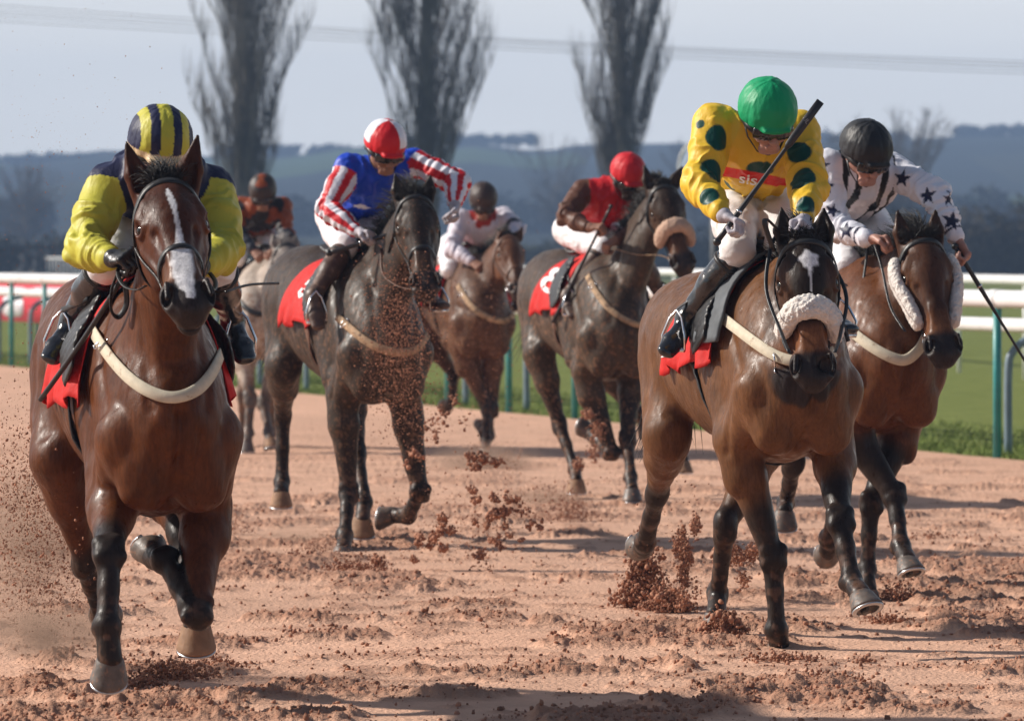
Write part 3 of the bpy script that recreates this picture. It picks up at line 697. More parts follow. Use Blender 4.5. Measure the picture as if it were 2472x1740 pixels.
        if fleece_cheek:
            for g in (-1, 1):
                B = Solid(); rr = random.Random(8 + g); pts = []; ds = []
                for i in range(13):
                    t = .13 + .54 * i / 12; h, d = s.hs(t, g * (92 - 10 * i / 12), .016); pts.append(h + s.S * g * .004); ds.append(d)
                for i in range(12): B.limb(pts[i], pts[i + 1], (.040, .028), (.040, .028), s.N, .012)
                for i in range(70):
                    u = rr.random() * 11.9; p = lerp(pts[int(u)], pts[int(u) + 1], u % 1); aa = rr.uniform(-1.4, 1.4); B.ell(p + ds[int(u)] * math.cos(aa) * .022 + s.N * math.sin(aa) * .04, rr.uniform(.006, .010), None, .007)
                v, f = B.mesh(.005); n = vnormals(v, f); v = v + n * ((fbm(v * 75, 2, 4) - .5) * .008)[:, None]
                mesh_obj('sheepskin_cheekpiece', v, f, M_fleece, br)
        s.br = br; return br
    def tack(s, girth_mat=M_leather, cloth_x=(-.62, -.02), cloth_ang=84, cloth_mat=M_red, pad=True, girth_x=(-.12, -.02), number=None, breast=None, breast_mat=M_web, breast_w=.042, breast_path=None, front_flare=None):
        # saddle cloth
        nu, nv = 26, 44; vs = []
        for i in range(nu):
            for j in range(nv):
                an = lerp(-cloth_ang, cloth_ang, j / (nv - 1)); w = abs(an) / cloth_ang; an *= 1 + .045 * w * math.sin(i * .8 + s.d); x = lerp(cloth_x[0] + .20 * (1 - w), cloth_x[1], i / (nu - 1))
                p, n = s.bp(x + (.10 * w if i > nu * .6 else 0), an, .014 + .032 * w ** 3 * (math.sin(i * 1.15 + an * .03) * .5 + .55)); vs.append(p)
        fs = [(i * nv + j, i * nv + j + 1, (i + 1) * nv + j + 1, (i + 1) * nv + j) for i in range(nu - 1) for j in range(nv - 1)]
        cl = mesh_obj('saddle_cloth', np.array(vs), fs, cloth_mat, s.root); md = cl.modifiers.new('thickness', 'SOLIDIFY'); md.thickness = .004; s.cloth = cl
        s.cloth_bvh = bvh_of(np.array(vs), np.array(fs))
        if pad:
            vs = []; nu, nv = 18, 30; a1 = cloth_ang * .80
            for i in range(nu):
                for j in range(nv):
                    x = lerp(cloth_x[1] - .17, cloth_x[1] + .05, i / (nu - 1)); an = lerp(-a1, a1, j / (nv - 1)); p, n = s.bp(x + .10 * abs(an) / a1, an, .034); vs.append(p)
            fs = [(i * nv + j, i * nv + j + 1, (i + 1) * nv + j + 1, (i + 1) * nv + j) for i in range(nu - 1) for j in range(nv - 1)]
            pd = mesh_obj('saddle_pad', np.array(vs), fs, M_greycloth, s.root); md = pd.modifiers.new('thickness', 'SOLIDIFY'); md.thickness = .012
        B = Solid()
        sp = [s.bp(x, 0, o)[0] for x, o in ((-.46, .075), (-.36, .045), (-.24, .04), (-.13, .06), (-.06, .09))]
        B.loft(sp, [(.13, .02), (.12, .022), (.075, .024), (.08, .024), (.05, .022)], s.l, 3, .02)
        for g in (-1, 1):
            fl = [s.bp(-.16 + .05 * k, g * (22 + 18 * k), .045)[0] for k in range(4)]
            B.loft(fl, [(.09, .010), (.11, .010), (.12, .010), (.08, .008)], s.h, 3, .012)
        v, f = B.mesh(.008 if s.res < .01 else .012); sd = mesh_obj('saddle', v, f, M_leather, s.root)
        m = MB(); pts = []; ns = []
        for i in range(31):
            an = lerp(70, 290, i / 30); w = 1 - abs(an - 180) / 110; p, n = s.bp(lerp(girth_x[0], girth_x[1], w), an, .010); pts.append(p); ns.append(n)
        m.ribbon(pts, ns, .075, .008); g_ = m.build('girth', girth_mat, s.root)
        if breast:
            m = MB(); pts = s.strap_px(m, breast, breast_w, 8, .010, .006, smoothn=6)
            if pts:
                bg = m.build('breastgirth', breast_mat, s.root); k = min(5, len(pts) - 2); t_ = nz(pts[k + 1] - pts[k]); n_ = nz(CAM - pts[k]); w_ = nz(np.cross(t_, n_)); mb = MB(); hw = breast_w * .62; c_ = pts[k] + n_ * .010
                for a_, b_ in ((w_ * hw - t_ * .016, w_ * hw + t_ * .016), (w_ * hw + t_ * .016, -w_ * hw + t_ * .016), (-w_ * hw + t_ * .016, -w_ * hw - t_ * .016), (-w_ * hw - t_ * .016, w_ * hw - t_ * .016)): mb.tube([c_ + a_, c_ + b_], .0032, 6)
                mesh_obj('buckle', np.concatenate(mb.v), mb.f, M_metal, bg)
        if number:
            txt, px, py, hgt, rot, panel = number
            b = s.cloth_bvh
            if panel is not None:
                m = MB(); pv = []; K = 8
                q = [V(*p) for p in panel]
                for i in range(K + 1):
                    for j in range(K + 1):
                        a, c = i / K, j / K; p = (q[0] * (1 - a) + q[1] * a) * (1 - c) + (q[3] * (1 - a) + q[2] * a) * c; h, n = cast(b, CAM, ray(*p), 80); pv.append((h + n * .008) if h is not None else None)
                fs = [t for t in ((i * (K + 1) + j, i * (K + 1) + j + 1, (i + 1) * (K + 1) + j + 1, (i + 1) * (K + 1) + j) for i in range(K) for j in range(K)) if all(pv[k] is not None for k in t)]
                if fs: mesh_obj('number_panel', np.array([p if p is not None else V(0, 0, 0) for p in pv]), fs, M_letter, cl)
            if txt: project_text(txt, px, py, hgt, rot, b, M_red if panel is not None else M_letter, cl, .012)
    def lines(s, name, px_path, r, material, x_list, parent=None, flat=.35, sides=6):
        """a rein or strap hanging in the air, by line of sight and forward distance"""
        P = catmull([s.at(x, y, xx) for (x, y), xx in zip(px_path, x_list)], 6); m = MB(); m.tube(P, r, sides, flat)
        return m.build(name, material, parent or s.root)

def text_mesh(txt, extr=0.0):
    cu = bpy.data.curves.new('t', 'FONT'); cu.body = txt; cu.size = 1.0; cu.align_x = 'CENTER'; cu.align_y = 'CENTER'; cu.extrude = extr; cu.offset = .012
    ob = bpy.data.objects.new('t', cu); COL.objects.link(ob); bpy.context.view_layer.update()
    me = bpy.data.meshes.new_from_object(ob.evaluated_get(bpy.context.evaluated_depsgraph_get()))
    v = np.array([tuple(q.co) for q in me.vertices]); f = [tuple(p.vertices) for p in me.polygons]
    bpy.data.objects.remove(ob); bpy.data.curves.remove(cu); bpy.data.meshes.remove(me); return v, f
def project_text(txt, px, py, hgt, rot, bvh, material, parent, off=.01, sx=1.0, name='lettering', shear=0):
    v, f = text_mesh(txt); a = math.radians(rot); out = []; ok = True
    for p in v:
        x, y = p[0] * hgt * sx + p[1] * shear * hgt, p[1] * hgt; X = px + x * math.cos(a) + y * math.sin(a); Y = py + x * math.sin(a) - y * math.cos(a)
        h, n = cast(bvh, CAM, ray(X, Y), 80)
        out.append((h + n * off) if h is not None else None)
    f = [q for q in f if all(out[k] is not None for k in q)]
    if f: return mesh_obj(name, np.array([p if p is not None else V(0, 0, 0) for p in out]), f, material, parent, smooth_shade=False)
# ================================================================ RIDERS
class Rider:
    """a jockey crouched over the withers; joints by line of sight and forward distance in the horse's frame"""
    def __init__(s, horse, **k):
        s.H = horse; s.side = horse.l; s.fw = horse.h; s.ov = set(); s.__dict__.update(k)
    def hand(s, B, W, E, grip, pn, sc=1.0, skinny=0.0):
        """palm and five fingers closed round an axis 'grip'; W wrist, pn = palm normal (side the fingers curl to)"""
        d = nz(W - E) if not hasattr(s, 'hdir') else nz(s.hdir); pn = nz(pn - d * (pn @ d)); g = nz(np.cross(d, pn))
        if g @ grip < 0: g = -g
        w = sc; c = W + d * .052 * w
        B.limb(W - d * .01, W + d * .03 * w, (.028 * w, .021 * w), (.034 * w, .018 * w), g, .015)
        B.limb(W + d * .025 * w, W + d * .078 * w, (.038 * w, .016 * w), (.042 * w, .015 * w), g, .012)
        for i in range(4):
            y = (i - 1.5) * .0215 * w; b = W + d * (.080 - .004 * abs(i - 1.4)) * w + g * y; l = (.042, .046, .043, .034)[i] * w; r = (.0098, .0100, .0098, .0088)[i] * w
            a1, a2, a3 = (62, 148, 215); p = b
            for aa, ll in ((a1, l), (a2, l * .68), (a3, l * .52)):
                q = p + (d * math.cos(math.radians(aa)) + pn * math.sin(math.radians(aa))) * ll; B.limb(p, q, r, r * .93, g, .004); p = q; r *= .95
            B.ell(b - pn * .003, .0108 * w, None, .006)
        tb = W + d * .022 * w + g * .034 * w + pn * .008; t1 = tb + d * .030 * w + g * .018 * w + pn * .020 * w; t2 = t1 + d * .020 * w - g * .010 * w + pn * .020 * w; t3 = t2 - g * .022 * w + pn * .006 * w + d * .006
        B.limb(W + d * .02 * w + g * .02 * w, t1, .016 * w, .0125 * w, g, .012); B.limb(t1, t2, .0118 * w, .0110 * w, g, .005); B.limb(t2, t3, .0108 * w, .0095 * w, g, .005)
        return W + d * .085 * w + pn * .030 * w, g            # centre of the grip
    def build(s, label, J):
        """J: joints. hip, chest, neck + helmet centre, sh/el/wr (r = viewer's left, l = viewer's right), kn/an/to"""
        H = s.H; at = H.at; side, fw = s.side, s.fw; Z = V(0, 0, 1); h = s.res
        pel = at(*J['pel']); che = at(*J['che']); hel = at(*J['hel'])
        S = {}; 
        for g in 'rl':
            S['s' + g] = at(*J['s' + g]); S['e' + g] = reach(S['s' + g], *J['e' + g][:2], .29, J['e' + g][2]); S['w' + g] = reach(S['e' + g], *J['w' + g][:2], .25, J['w' + g][2])
            sg = -1 if g == 'r' else 1
            S['h' + g] = pel + side * sg * .095
            S['k' + g] = reach(S['h' + g], *J['k' + g][:2], .42, True) if len(J['k' + g]) == 2 else at(*J['k' + g])
            S['a' + g] = reach(S['k' + g], *J['a' + g][:2], .38, J['a' + g][2]) ; S['t' + g] = S['a' + g] + nz(fw * 1.0 + side * sg * .15 + Z * J.get('toe_up', -.05)) * .17 if ('t' + g) not in J else reach(S['a' + g], *J['t' + g][:2], .17, True)
        s.J = S; s.pel, s.che, s.hel = pel, che, hel
        # head frame: U crown, F face, X = rider's left
        ph, yw, rl = [math.radians(a) for a in J['head']]          # pitch down, turn to viewer's right, roll
        Fh = nz(fw * math.cos(yw) + side * math.sin(yw)) ; X = np.cross(Fh, Z) * -1; X = nz(np.cross(Z, Fh)); 
        if X @ side < 0: X = -X
        U = Z * math.cos(ph) + Fh * math.sin(ph); Fd = Fh * math.cos(ph) - Z * math.sin(ph)
        U, X = U * math.cos(rl) + X * math.sin(rl), X * math.cos(rl) - U * math.sin(rl)
        s.U, s.Fd, s.X = U, Fd, X; hc = hel - U * .012
        hp = lambda x, f, u: hc + X * x + Fd * f + U * u
        s.hp = hp
        trunk_up = nz(che - pel); tside = nz(S['sl'] - S['sr']); tf = nz(np.cross(tside, trunk_up)); 
        neck = che + trunk_up * .06
        # ---- skin: one continuous body
        B = Solid()
        B.ell(hp(0, -.005, .0), (.076, .096, .098), (X, Fd, U), .02)
        B.limb(hp(0, .052, -.055), hp(0, .050, -.115), (.055, .048), (.034, .036), X, .03)
        B.limb(hp(-.026, .062, -.13), hp(.026, .062, -.13), .020, .020, U, .02)
        B.limb(hp(0, .090, -.045), hp(0, .112, -.078), .010, .0145, X, .012); B.limb(hp(-.012, .104, -.082), hp(.012, .104, -.082), .0085, .0085, X, .008)
        B.limb(hp(-.020, .094, -.104), hp(.020, .094, -.104), .0075, .0075, U, .006); B.limb(hp(-.017, .092, -.114), hp(.017, .092, -.114), .0078, .0078, U, .006)
        B.limb(hp(-.024, .101, -.109), hp(.024, .101, -.109), .0022, .0022, U, .003, True)
        for g in (-1, 1):
            B.ell(hp(g * .045, .068, -.070), (.022, .020, .024), (X, Fd, U), .02); B.ell(hp(g * .080, -.008, -.035), (.010, .020, .031), (X, Fd, U), .008); B.limb(hp(g * .05, .078, -.018), hp(g * .015, .092, -.018), .010, .010, U, .012)
            B.ell(hp(g * .033, .088, -.040), (.015, .010, .009), (X, Fd, U), .008, True); B.ell(hp(g * .033, .080, -.040), .012, None, .003)
        B.limb(hp(0, -.02, -.06), neck, .056, .062, X, .03)
        def trunk(B, e, waist=True):
            B.loft([che + trunk_up * .075, che + trunk_up * .0, lerp(che, pel, .35) - tf * .01, lerp(che, pel, .7) - tf * .015, pel + trunk_up * .03], [(.11 + e, .085 + e), (.175 + e, .115 + e), (.155 + e, .115 + e), (.135 + e, .10 + e), (.15 + e, .11 + e)], tside, 3, .03)
            for g in 'rl': B.limb(lerp(che, S['s' + g], .45) + trunk_up * .03, S['s' + g], .085 + e, .066 + e, tside, .04)
        trunk(B, -.014)
        grips = {}
        for g in 'rl':
            sg = -1 if g == 'r' else 1
            B.limb(S['s' + g], S['e' + g], .048, .036, None, .02); B.limb(S['e' + g], S['w' + g], .037, .025, None, .02)
            B.limb(S['h' + g], S['k' + g], .078, .050, None, .03); B.limb(S['k' + g], S['a' + g] + nz(S['k' + g] - S['a' + g]) * .04, .044, .026, None, .02); B.limb(S['a' + g] - Z * .02, lerp(S['a' + g], S['t' + g], .8) - Z * .030, .024, .014, None, .02)
            hd = J.get('hand' + g, {}); sh = V(*hd['dir']) if 'dir' in hd else (S['w' + g] - S['e' + g])
            s.hdir = sh; pn = V(*hd.get('pn', (-sg * .6 * side[0], -sg * .6 * side[1] + 0, -.8)))
            HB = B if J.get('bare') else Solid()
            gc, ga = s.hand(HB, S['w' + g] + nz(sh) * .012, S['e' + g], V(*hd.get('grip', (0, 0, 1))), pn, J.get('handsc', 1.0)); grips[g] = (gc, ga)
            if not J.get('bare'):
                HB.limb(S['w' + g] - nz(S['w' + g] - S['e' + g]) * .05, S['w' + g] + nz(sh) * .01, .032, .033, None, .01); s.ov.add(('glove', g, HB))
        s.grips = grips
        v, f = B.mesh(J.get('body_h', .007)); s.root = empty('person', pel, label, 'jockey', 'jockeys riding in the race')
        mesh_obj('body', v, f, s.skin, s.root)
        for _, g, HB in sorted(s.ov, key=lambda q: q[1]):
            v, f = HB.mesh(J.get('glove_h', .0045)); mesh_obj('glove', v, f, s.glove, s.root)
        # ---- jersey
        B = Solid(); trunk(B, .004)
        if J.get('hem'): B.limb(lerp(che, pel, .9), pel, (.155, .12), (.16, .12), tside, .03)
        B.limb(che + trunk_up * .05, lerp(neck, hp(0, -.02, -.06), .30), .085, .066, tside, .03)
        for g in 'rl':
            S1, E1, W1 = S['s' + g], S['e' + g], S['w' + g]; fat = J.get('sleeve', 1.0)
            B.limb(S1, lerp(S1, E1, .5), .074 * fat, .069 * fat, None, .035); B.limb(lerp(S1, E1, .5), E1, .069 * fat, .060 * fat, None, .02); B.limb(E1, lerp(E1, W1, .55), .060 * fat, .053 * fat, None, .02); B.limb(lerp(E1, W1, .55), lerp(E1, W1, .90), .053 * fat, .041, None, .02)
            B.ell(lerp(E1, W1, .93), .040, None, .012)
        v, f = B.mesh(h); n = vnormals(v, f)
        # folds: creases run across the limbs, long billows along the trunk
        d = np.zeros(len(v)); w_arm = np.zeros(len(v))
        for g in 'rl':
            for a, b, o in ((S['s' + g], S['e' + g], 0), (S['e' + g], S['w' + g], 5)):
                dd, t = segdist(v, a, b); w = smooth(.12, .07, dd); w_arm = np.maximum(w_arm, w)
                ln = np.linalg.norm(b - a); wp_ = (fbm(v * 7, 2, 8) - .5) * 2.6; cr = fbm(np.stack([t * ln * 15 + o + wp_, (v @ side) * 9 - (v @ Z) * 5 + wp_, (v @ fw) * 9 + (v @ Z) * 4], 1), 2, 3 + o); bend = (1 - t) if o else t
                d += w * (np.minimum(np.abs(cr - .5) * 6, 1) - .6) * -.014 * (.45 + .9 * bend ** 1.5)
        big = fbm((v - pel) @ np.stack([side * 14, fw * 9, Z * 7], 1), 2, 17); d += (1 - w_arm) * (np.minimum(np.abs(big - .5) * 6, 1) - .6) * -.019
        v = v + n * d[:, None]; s.jv, s.jf, s.jn = v, f, n; s.jbvh = bvh_of(v, f)
        part = np.zeros(len(v), int); dt, tt = segdist(v, pel, che + trunk_up * .05); best = dt - .15; tb = tt.copy(); s.par = {}
        for i, g in enumerate('rl'):
            for j, (a, b) in enumerate(((S['s' + g], S['e' + g]), (S['e' + g], S['w' + g]))):
                dd, t = segdist(v, a, b); m = dd - .07 < best; part[m] = 1 + i * 2 + j; tb[m] = t[m]; best = np.minimum(best, dd - .07)
        s.part, s.tpar = part, tb
        col = s.paint_jersey(v, part, tb); s.jersey = mesh_obj('silks', v, f, s.silk_mat, s.root, col=col)
        # ---- breeches
        B = Solid()
        B.ell(pel + trunk_up * .0, (.155, .125, .12), (tside, tf, trunk_up), .03); B.limb(pel, lerp(pel, che, .25), (.135, .105), (.135, .105), tside, .03)
        for g in 'rl':
            B.limb(S['h' + g], lerp(S['h' + g], S['k' + g], .5), .108, .092, None, .04); B.limb(lerp(S['h' + g], S['k' + g], .5), S['k' + g], .092, .068, None, .03); B.limb(S['k' + g], lerp(S['k' + g], S['a' + g], .22), .067, .056, None, .02)
        v, f = B.mesh(max(h, .007)); n = vnormals(v, f); d = (np.abs(fbm((v - pel) * V(12, 12, 20), 2, 6) - .5) * 2 - .3) * -.012; v = v + n * d[:, None]
        mesh_obj('breeches', v, f, s.breech_mat, s.root); s.bbvh = bvh_of(v, f)
        # ---- boots
        for g in 'rl':
            K, A, T = S['k' + g], S['a' + g], S['t' + g]; B = Solid(); sd = side
            b0 = lerp(K, A, .16)
            B.limb(b0, lerp(K, A, .5), (.064, .068), (.060, .062), sd, .02); B.limb(lerp(K, A, .5), lerp(K, A, .93), (.056, .060), (.040, .042), sd, .02)
            hl = A - nz(T - A) * .035 - Z * .030 * 1; B.ell(A, .045, None, .02); B.limb(A - Z * .02, hl, .036, .034, sd, .02)
            td = nz(T - A); B.limb(A - Z * .022, lerp(A, T, .6) - Z * .030, (.038, .038), (.046, .030), sd, .02); B.limb(lerp(A, T, .6) - Z * .030, T - Z * .030, (.046, .030), (.038, .022), sd, .02)
            v, f = B.mesh(max(h, .006)); n = vnormals(v, f); v = v + n * ((fbm((v - K) * V(14, 14, 22), 2, 2) - .5) * .008)[:, None]
            bo = mesh_obj('boot', v, f, s.boot_mat, s.root)
            m = MB(); ax = nz(A - K); m.torus(b0 + ax * .01, ax, .062, .010, 24, 6); mesh_obj('boot_cuff', np.concatenate(m.v), m.f, M_rubber if not J.get('cuff_white') else M_breech, bo)
            m = MB(); so = lerp(A, T, .62) - Z * .062; u = nz(np.cross(td, Z))
            m.tube([so - u * .055, so + u * .055], .009, 8); m.tube([so - u * .055, so - u * .056 + Z * .06, so - u * .03 + Z * .12 - td * .02, so + Z * .145 - td * .03, so + u * .03 + Z * .12 - td * .02, so + u * .056 + Z * .06, so + u * .055], .0055, 6)
            st = m.build('stirrup', M_metal, H.root); m = MB(); top = H.bp(-.10, 28 if g == 'l' else -28, .06)[0]; a0 = so + Z * .145 - td * .03
            pts = [a0, lerp(a0, top, .5) + Z * .0, top]; m.ribbon(pts, [side * (1 if g == 'l' else -1)] * 3, .020, .004); mesh_obj('stirrup_leather', np.concatenate(m.v), m.f, M_leather, st)
        # ---- helmet with silk cap, goggles
        B = Solid(); e = J.get('cap_fat', 1.0)
        B.ell(hp(0, -.008, .022), (.112 * e, .138 * e, .118 * e), (X, Fd, U), .02); B.ell(hp(0, -.01, -.06), (.13, .16, .055), (X, Fd, U), .018, True)
        B.limb(hp(-.05, .112, -.016), hp(.05, .112, -.016), (.030, .012), (.030, .012), Fd, .015); B.limb(hp(0, .118, -.016), hp(0, .134, -.018), (.05, .009), (.03, .008), X, .012)
        B.ell(hp(0, -.005, .137 * e), (.012, .012, .007), (X, Fd, U), .006)
        v, f = B.mesh(.005 if h < .009 else .008); n = vnormals(v, f); r = (v - hc) @ np.stack([X, Fd, U], 1); ang = np.arctan2(r[:, 0], r[:, 1])
        d = -.0014 * np.exp(-((np.mod(ang + math.pi / 6, math.pi / 3) - math.pi / 6) / .05) ** 2) + (fbm(np.stack([ang * 5, r[:, 2] * 30, r[:, 1] * 0 + 3], 1), 2, 4) - .5) * .005
        v = v + n * d[:, None]; s.helmet = mesh_obj('helmet', v, f, s.cap_mat, s.root, col=s.paint_cap(r, ang)); s.hbvh = bvh_of(v, f)
        B = Solid(); B.ell(hp(0, -.01, -.02), (.104, .124, .05), (X, Fd, U), .01); B.ell(hp(0, .00, -.02), (.088, .100, .10), (X, Fd, U), .008, True); B.ell(hp(0, .115, -.065), (.075, .06, .05), (X, Fd, U), .01, True)
        v, f = B.mesh(.006 if h < .009 else .01); mesh_obj('helmet_liner', v, f, M_rubber, s.root)
        if J.get('goggles', True):
            B = Solid(); arc = [hp(x, .112 - .9 * x * x * 5.0, -.042 + J.get('gog_dz', 0)) for x in (-.078, -.06, -.04, -.02, 0, .02, .04, .06, .078)]
            for i in range(8): B.limb(arc[i], arc[i + 1], (.026, .010), (.026, .010), U, .008)
            B.limb(hp(0, .118, -.068), hp(0, .135, -.072), .012, .010, X, .01, True)
            v, f = B.mesh(.005); gg = mesh_obj('goggles', v, f, M_lens, s.root)
            m = MB(); 
            for g in (-1, 1): m.ribbon([hp(g * .078, .085, -.04), hp(g * .098, .04, -.03), hp(g * .104, -.03, -.02), hp(g * .08, -.09, -.01)], [X * g] * 4, .022, .004)
            mesh_obj('goggle_strap', np.concatenate(m.v), m.f, M_rubber, gg, smooth_shade=False)
        m = MB()
        for g in (-1, 1): m.ribbon([hp(g * .092, .0, -.045), hp(g * .080, .02, -.09), hp(g * .045, .052, -.14), hp(0, .060, -.155)], [X * g, X * g, X * g * .6 - U, -U], .013, .003)
        m.build('chin_strap', M_rubber, s.root)
        return s
    def spots(s, v, c, lst, color, wob=.12, seed=3):
        """round printed spots at measured places on the cloth: (px, py, radius m, squash)"""
        for px, py, r, *sq in lst:
            h, n = cast(s.jbvh, CAM, ray(px, py), 80)
            if h is None: continue
            rel = v - h; k = sq[0] if sq else 1.0; side = V(1, 0, 0); up = V(0, 0, 1)
            dd = np.sqrt((rel @ side) ** 2 + ((rel @ up) * k) ** 2 + (rel[:, 1] * 1.0) ** 2) * (1 + wob * (fbm(v * 14, 2, seed) - .5) * 2)
            w = smooth(r * 1.05, r * .95, dd)[:, None]; c = c * (1 - w) + w * np.array(color)
        return c
    def stars(s, v, c, lst, color):
        for px, py, r, rot in lst:
            h, n = cast(s.jbvh, CAM, ray(px, py), 80)
            if h is None: continue
            nn = nz(n * .6 + V(0, -.6, 0)); a = nz(np.cross(nn, V(0, 0, 1))); b = np.cross(a, nn); rel = v - h; x, y, z = rel @ a, rel @ b, rel @ nn
            th = np.arctan2(x, y) + math.radians(rot); rr = np.sqrt(x * x + y * y); q = np.mod(th + math.pi / 5, 2 * math.pi / 5) - math.pi / 5
            R = r; ri = .42 * r; aa = np.abs(q); lim = R * ri * math.sin(math.pi / 5) / (ri * np.sin(math.pi / 5 - aa) + R * np.sin(aa))
            w = (smooth(1.04, .96, rr / lim) * (np.abs(z) < .05))[:, None]; c = c * (1 - w) + w * np.array(color)
        return c

def whip_between(name, label, p0, p1, r0, r1, handle=.2, tip=None, mat_=None, flap=None):
    m = MB(); d = nz(p1 - p0); L = np.linalg.norm(p1 - p0); n = 14; pts = []; rs = []
    u = nz(np.cross(d, V(0, 1, 0)))
    for i in range(n + 1):
        t = i / n; pts.append(lerp(p0, p1, t) + u * math.sin(t * math.pi) * (tip or 0)); rs.append(lerp(r0, r1, min(1, max(0, (t - handle) / .3))) if t > handle else r0)
    m.tube(pts, rs, 10); o = m.build(name, mat_ or M_whip, None)
    o.data.transform(Matrix.Translation(Vector(-np.array(p0)))); o.location = tuple(p0)
    o['label'] = label; o['category'] = 'whip'; o['group'] = 'riding whips held by jockeys'
    m = MB(); m.ball(p0 - d * .006, r0 * 1.5, 10, 8); k = mesh_obj('knob', np.concatenate(m.v), m.f, M_rubber, o)
    m = MB(); m.tube([lerp(p0, p1, handle), lerp(p0, p1, handle + .012)], r0 * 1.25, 10); mesh_obj('collar', np.concatenate(m.v), m.f, M_metal if flap is None else M_rubber, o)
    return o
# ================================================================ THE FIELD: seven horses and riders
YEL = srgb(190, 184, 66); YEL2 = srgb(226, 184, 48); NAVY = srgb(28, 32, 66); CREAM = srgb(214, 188, 150); GRN = srgb(6, 66, 58); CAPG = srgb(8, 150, 96)
RED = srgb(205, 22, 34); WHT = srgb(232, 232, 240); BLU = srgb(20, 66, 190); BLK = srgb(24, 24, 28); STAR = srgb(26, 30, 62); BRN = srgb(92, 58, 42); ORG = srgb(140, 66, 30)
def solid_cap(c): return lambda r, ang: np.tile(np.array(c), (len(r), 1))
FIELD = []

# ---- 1: bay with the white blaze, rider in navy and yellow
def field_1():
    H = Horse(yaw=13.5, chest_px=414, d=19.2, dz=-.035, size=.975, pitch=0, res=.0065, headw=1.13, poll_px=(398, 432, .62), muz_px=(459, 718), turn=6,
      ears=((303, 338), (478, 323)), coat=(0.092, 0.028, 0.008), head_col=(0.060, 0.018, 0.008), cheek=(0.09, 0.027, 0.010), muzzle_tan=(0.12, 0.045, 0.018), coat_mat=M_coat, forelock=.9, wid=.90, legdark=[.72, .97, .85, .85],
      marks=[('strip', [(.12, -.004, .001), (.17, -.002, .010), (.25, .004, .012), (.40, .008, .007), (.52, .006, .014), (.60, .004, .032), (.70, 0, .040), (.80, -.002, .035), (.90, 0, .026), (.99, .002, .012)])],
      rf=dict(e=(.14, .155, .82), k=(262, 1335, True), f=(258, 1510, True), c=(266, 1592, True), toe=(0, -1, 0)), lf=dict(e=(.16, .17, .78), k=(474, 1478, True), f=(395, 1352, False), c=(372, 1342, False), toe=(0, 0, -1)),
      rh=dict(k=(205, 1352, False), f=(246, 1478, False), c=(252, 1490, False)), lh=dict(s=(-.72, .16, .86), k=(436, 1285, True), f=(474, 1488, True), c=(474, 1510, True), hm=1, n=(0, .35, -1), toe=(0, -1, 0), hs=1.08))
    H.build('bay racehorse with a white blaze down its nose, ridden in navy and yellow')
    H.bridle(); H.tack(cloth_x=(-.60, .0), cloth_ang=96, pad=False, breast=[(231, 801), (262, 850), (310, 908), (360, 945), (416, 962), (470, 945), (505, 905), (528, 850), (538, 812)], girth_mat=M_leather)
    R = Rider(H, res=.006, skin=M_skin, silk_mat=M_silk, cap_mat=M_silk, breech_mat=M_breech_white, boot_mat=M_boot, glove=M_glove_black)
    def pj(v, part, t):
        c = np.where((((part == 1) | (part == 3)) & (t > .07) | (part == 2) | (part == 4))[:, None], np.array(YEL), np.array(NAVY)); return c
    def pc(r, ang):
        x = np.abs(r[:, 0]); c = np.tile(np.array(YEL), (len(r), 1)); nv = ((x > .022) & (x < .054)) | (x > .084); c[nv] = NAVY
        c[r[:, 2] < .005] = CREAM; return c
    R.paint_jersey, R.paint_cap = pj, pc
    R.build('jockey in navy body with yellow sleeves and a yellow and navy striped cap', dict(pel=(345, 485, -.45), che=(385, 440, -.02), hel=(387, 343, .16), sr=(262, 452, .0), sl=(512, 462, .0), er=(200, 600, True), el=(548, 605, True), wr=(268, 625, True), wl=(488, 640, True),
        kr=(262, 632, -.02), kl=(520, 640, -.02), ar=(172, 775, False), al=(562, 770, False), tr=(122, 845), tl=(592, 845), head=(20, 0, 3), goggles=False, handr=dict(dir=(.5, -.6, .1), grip=(-.4, .0, .8)), sleeve=1.08, glove_h=.0045))
    g, ga = R.grips['r']
    whip_between('whip', 'black whip slanting down past the boot of the rider in navy and yellow', g + V(.02, 0, .04), H.at(97, 965, -.05), .0085, .009, .16, .01)
    H.lines('rein', [(352, 690), (330, 700), (300, 690), (285, 660), (297, 630)], .0085, M_leather, [.72, .66, .55, .45, .38])
    H.lines('rein_end', [(545, 705), (600, 688), (672, 684)], .005, M_whip, [.1, -.05, -.2], flat=1)
    H.lines('rein', [(500, 690), (515, 700), (520, 680), (500, 650)], .0085, M_leather, [.72, .6, .5, .4])
    H.lines('rein_loop', [(300, 630), (272, 690), (268, 745), (285, 765), (305, 735), (302, 680)], .011, M_leather, [.40, .38, .37, .36, .37, .38])
    return H, R

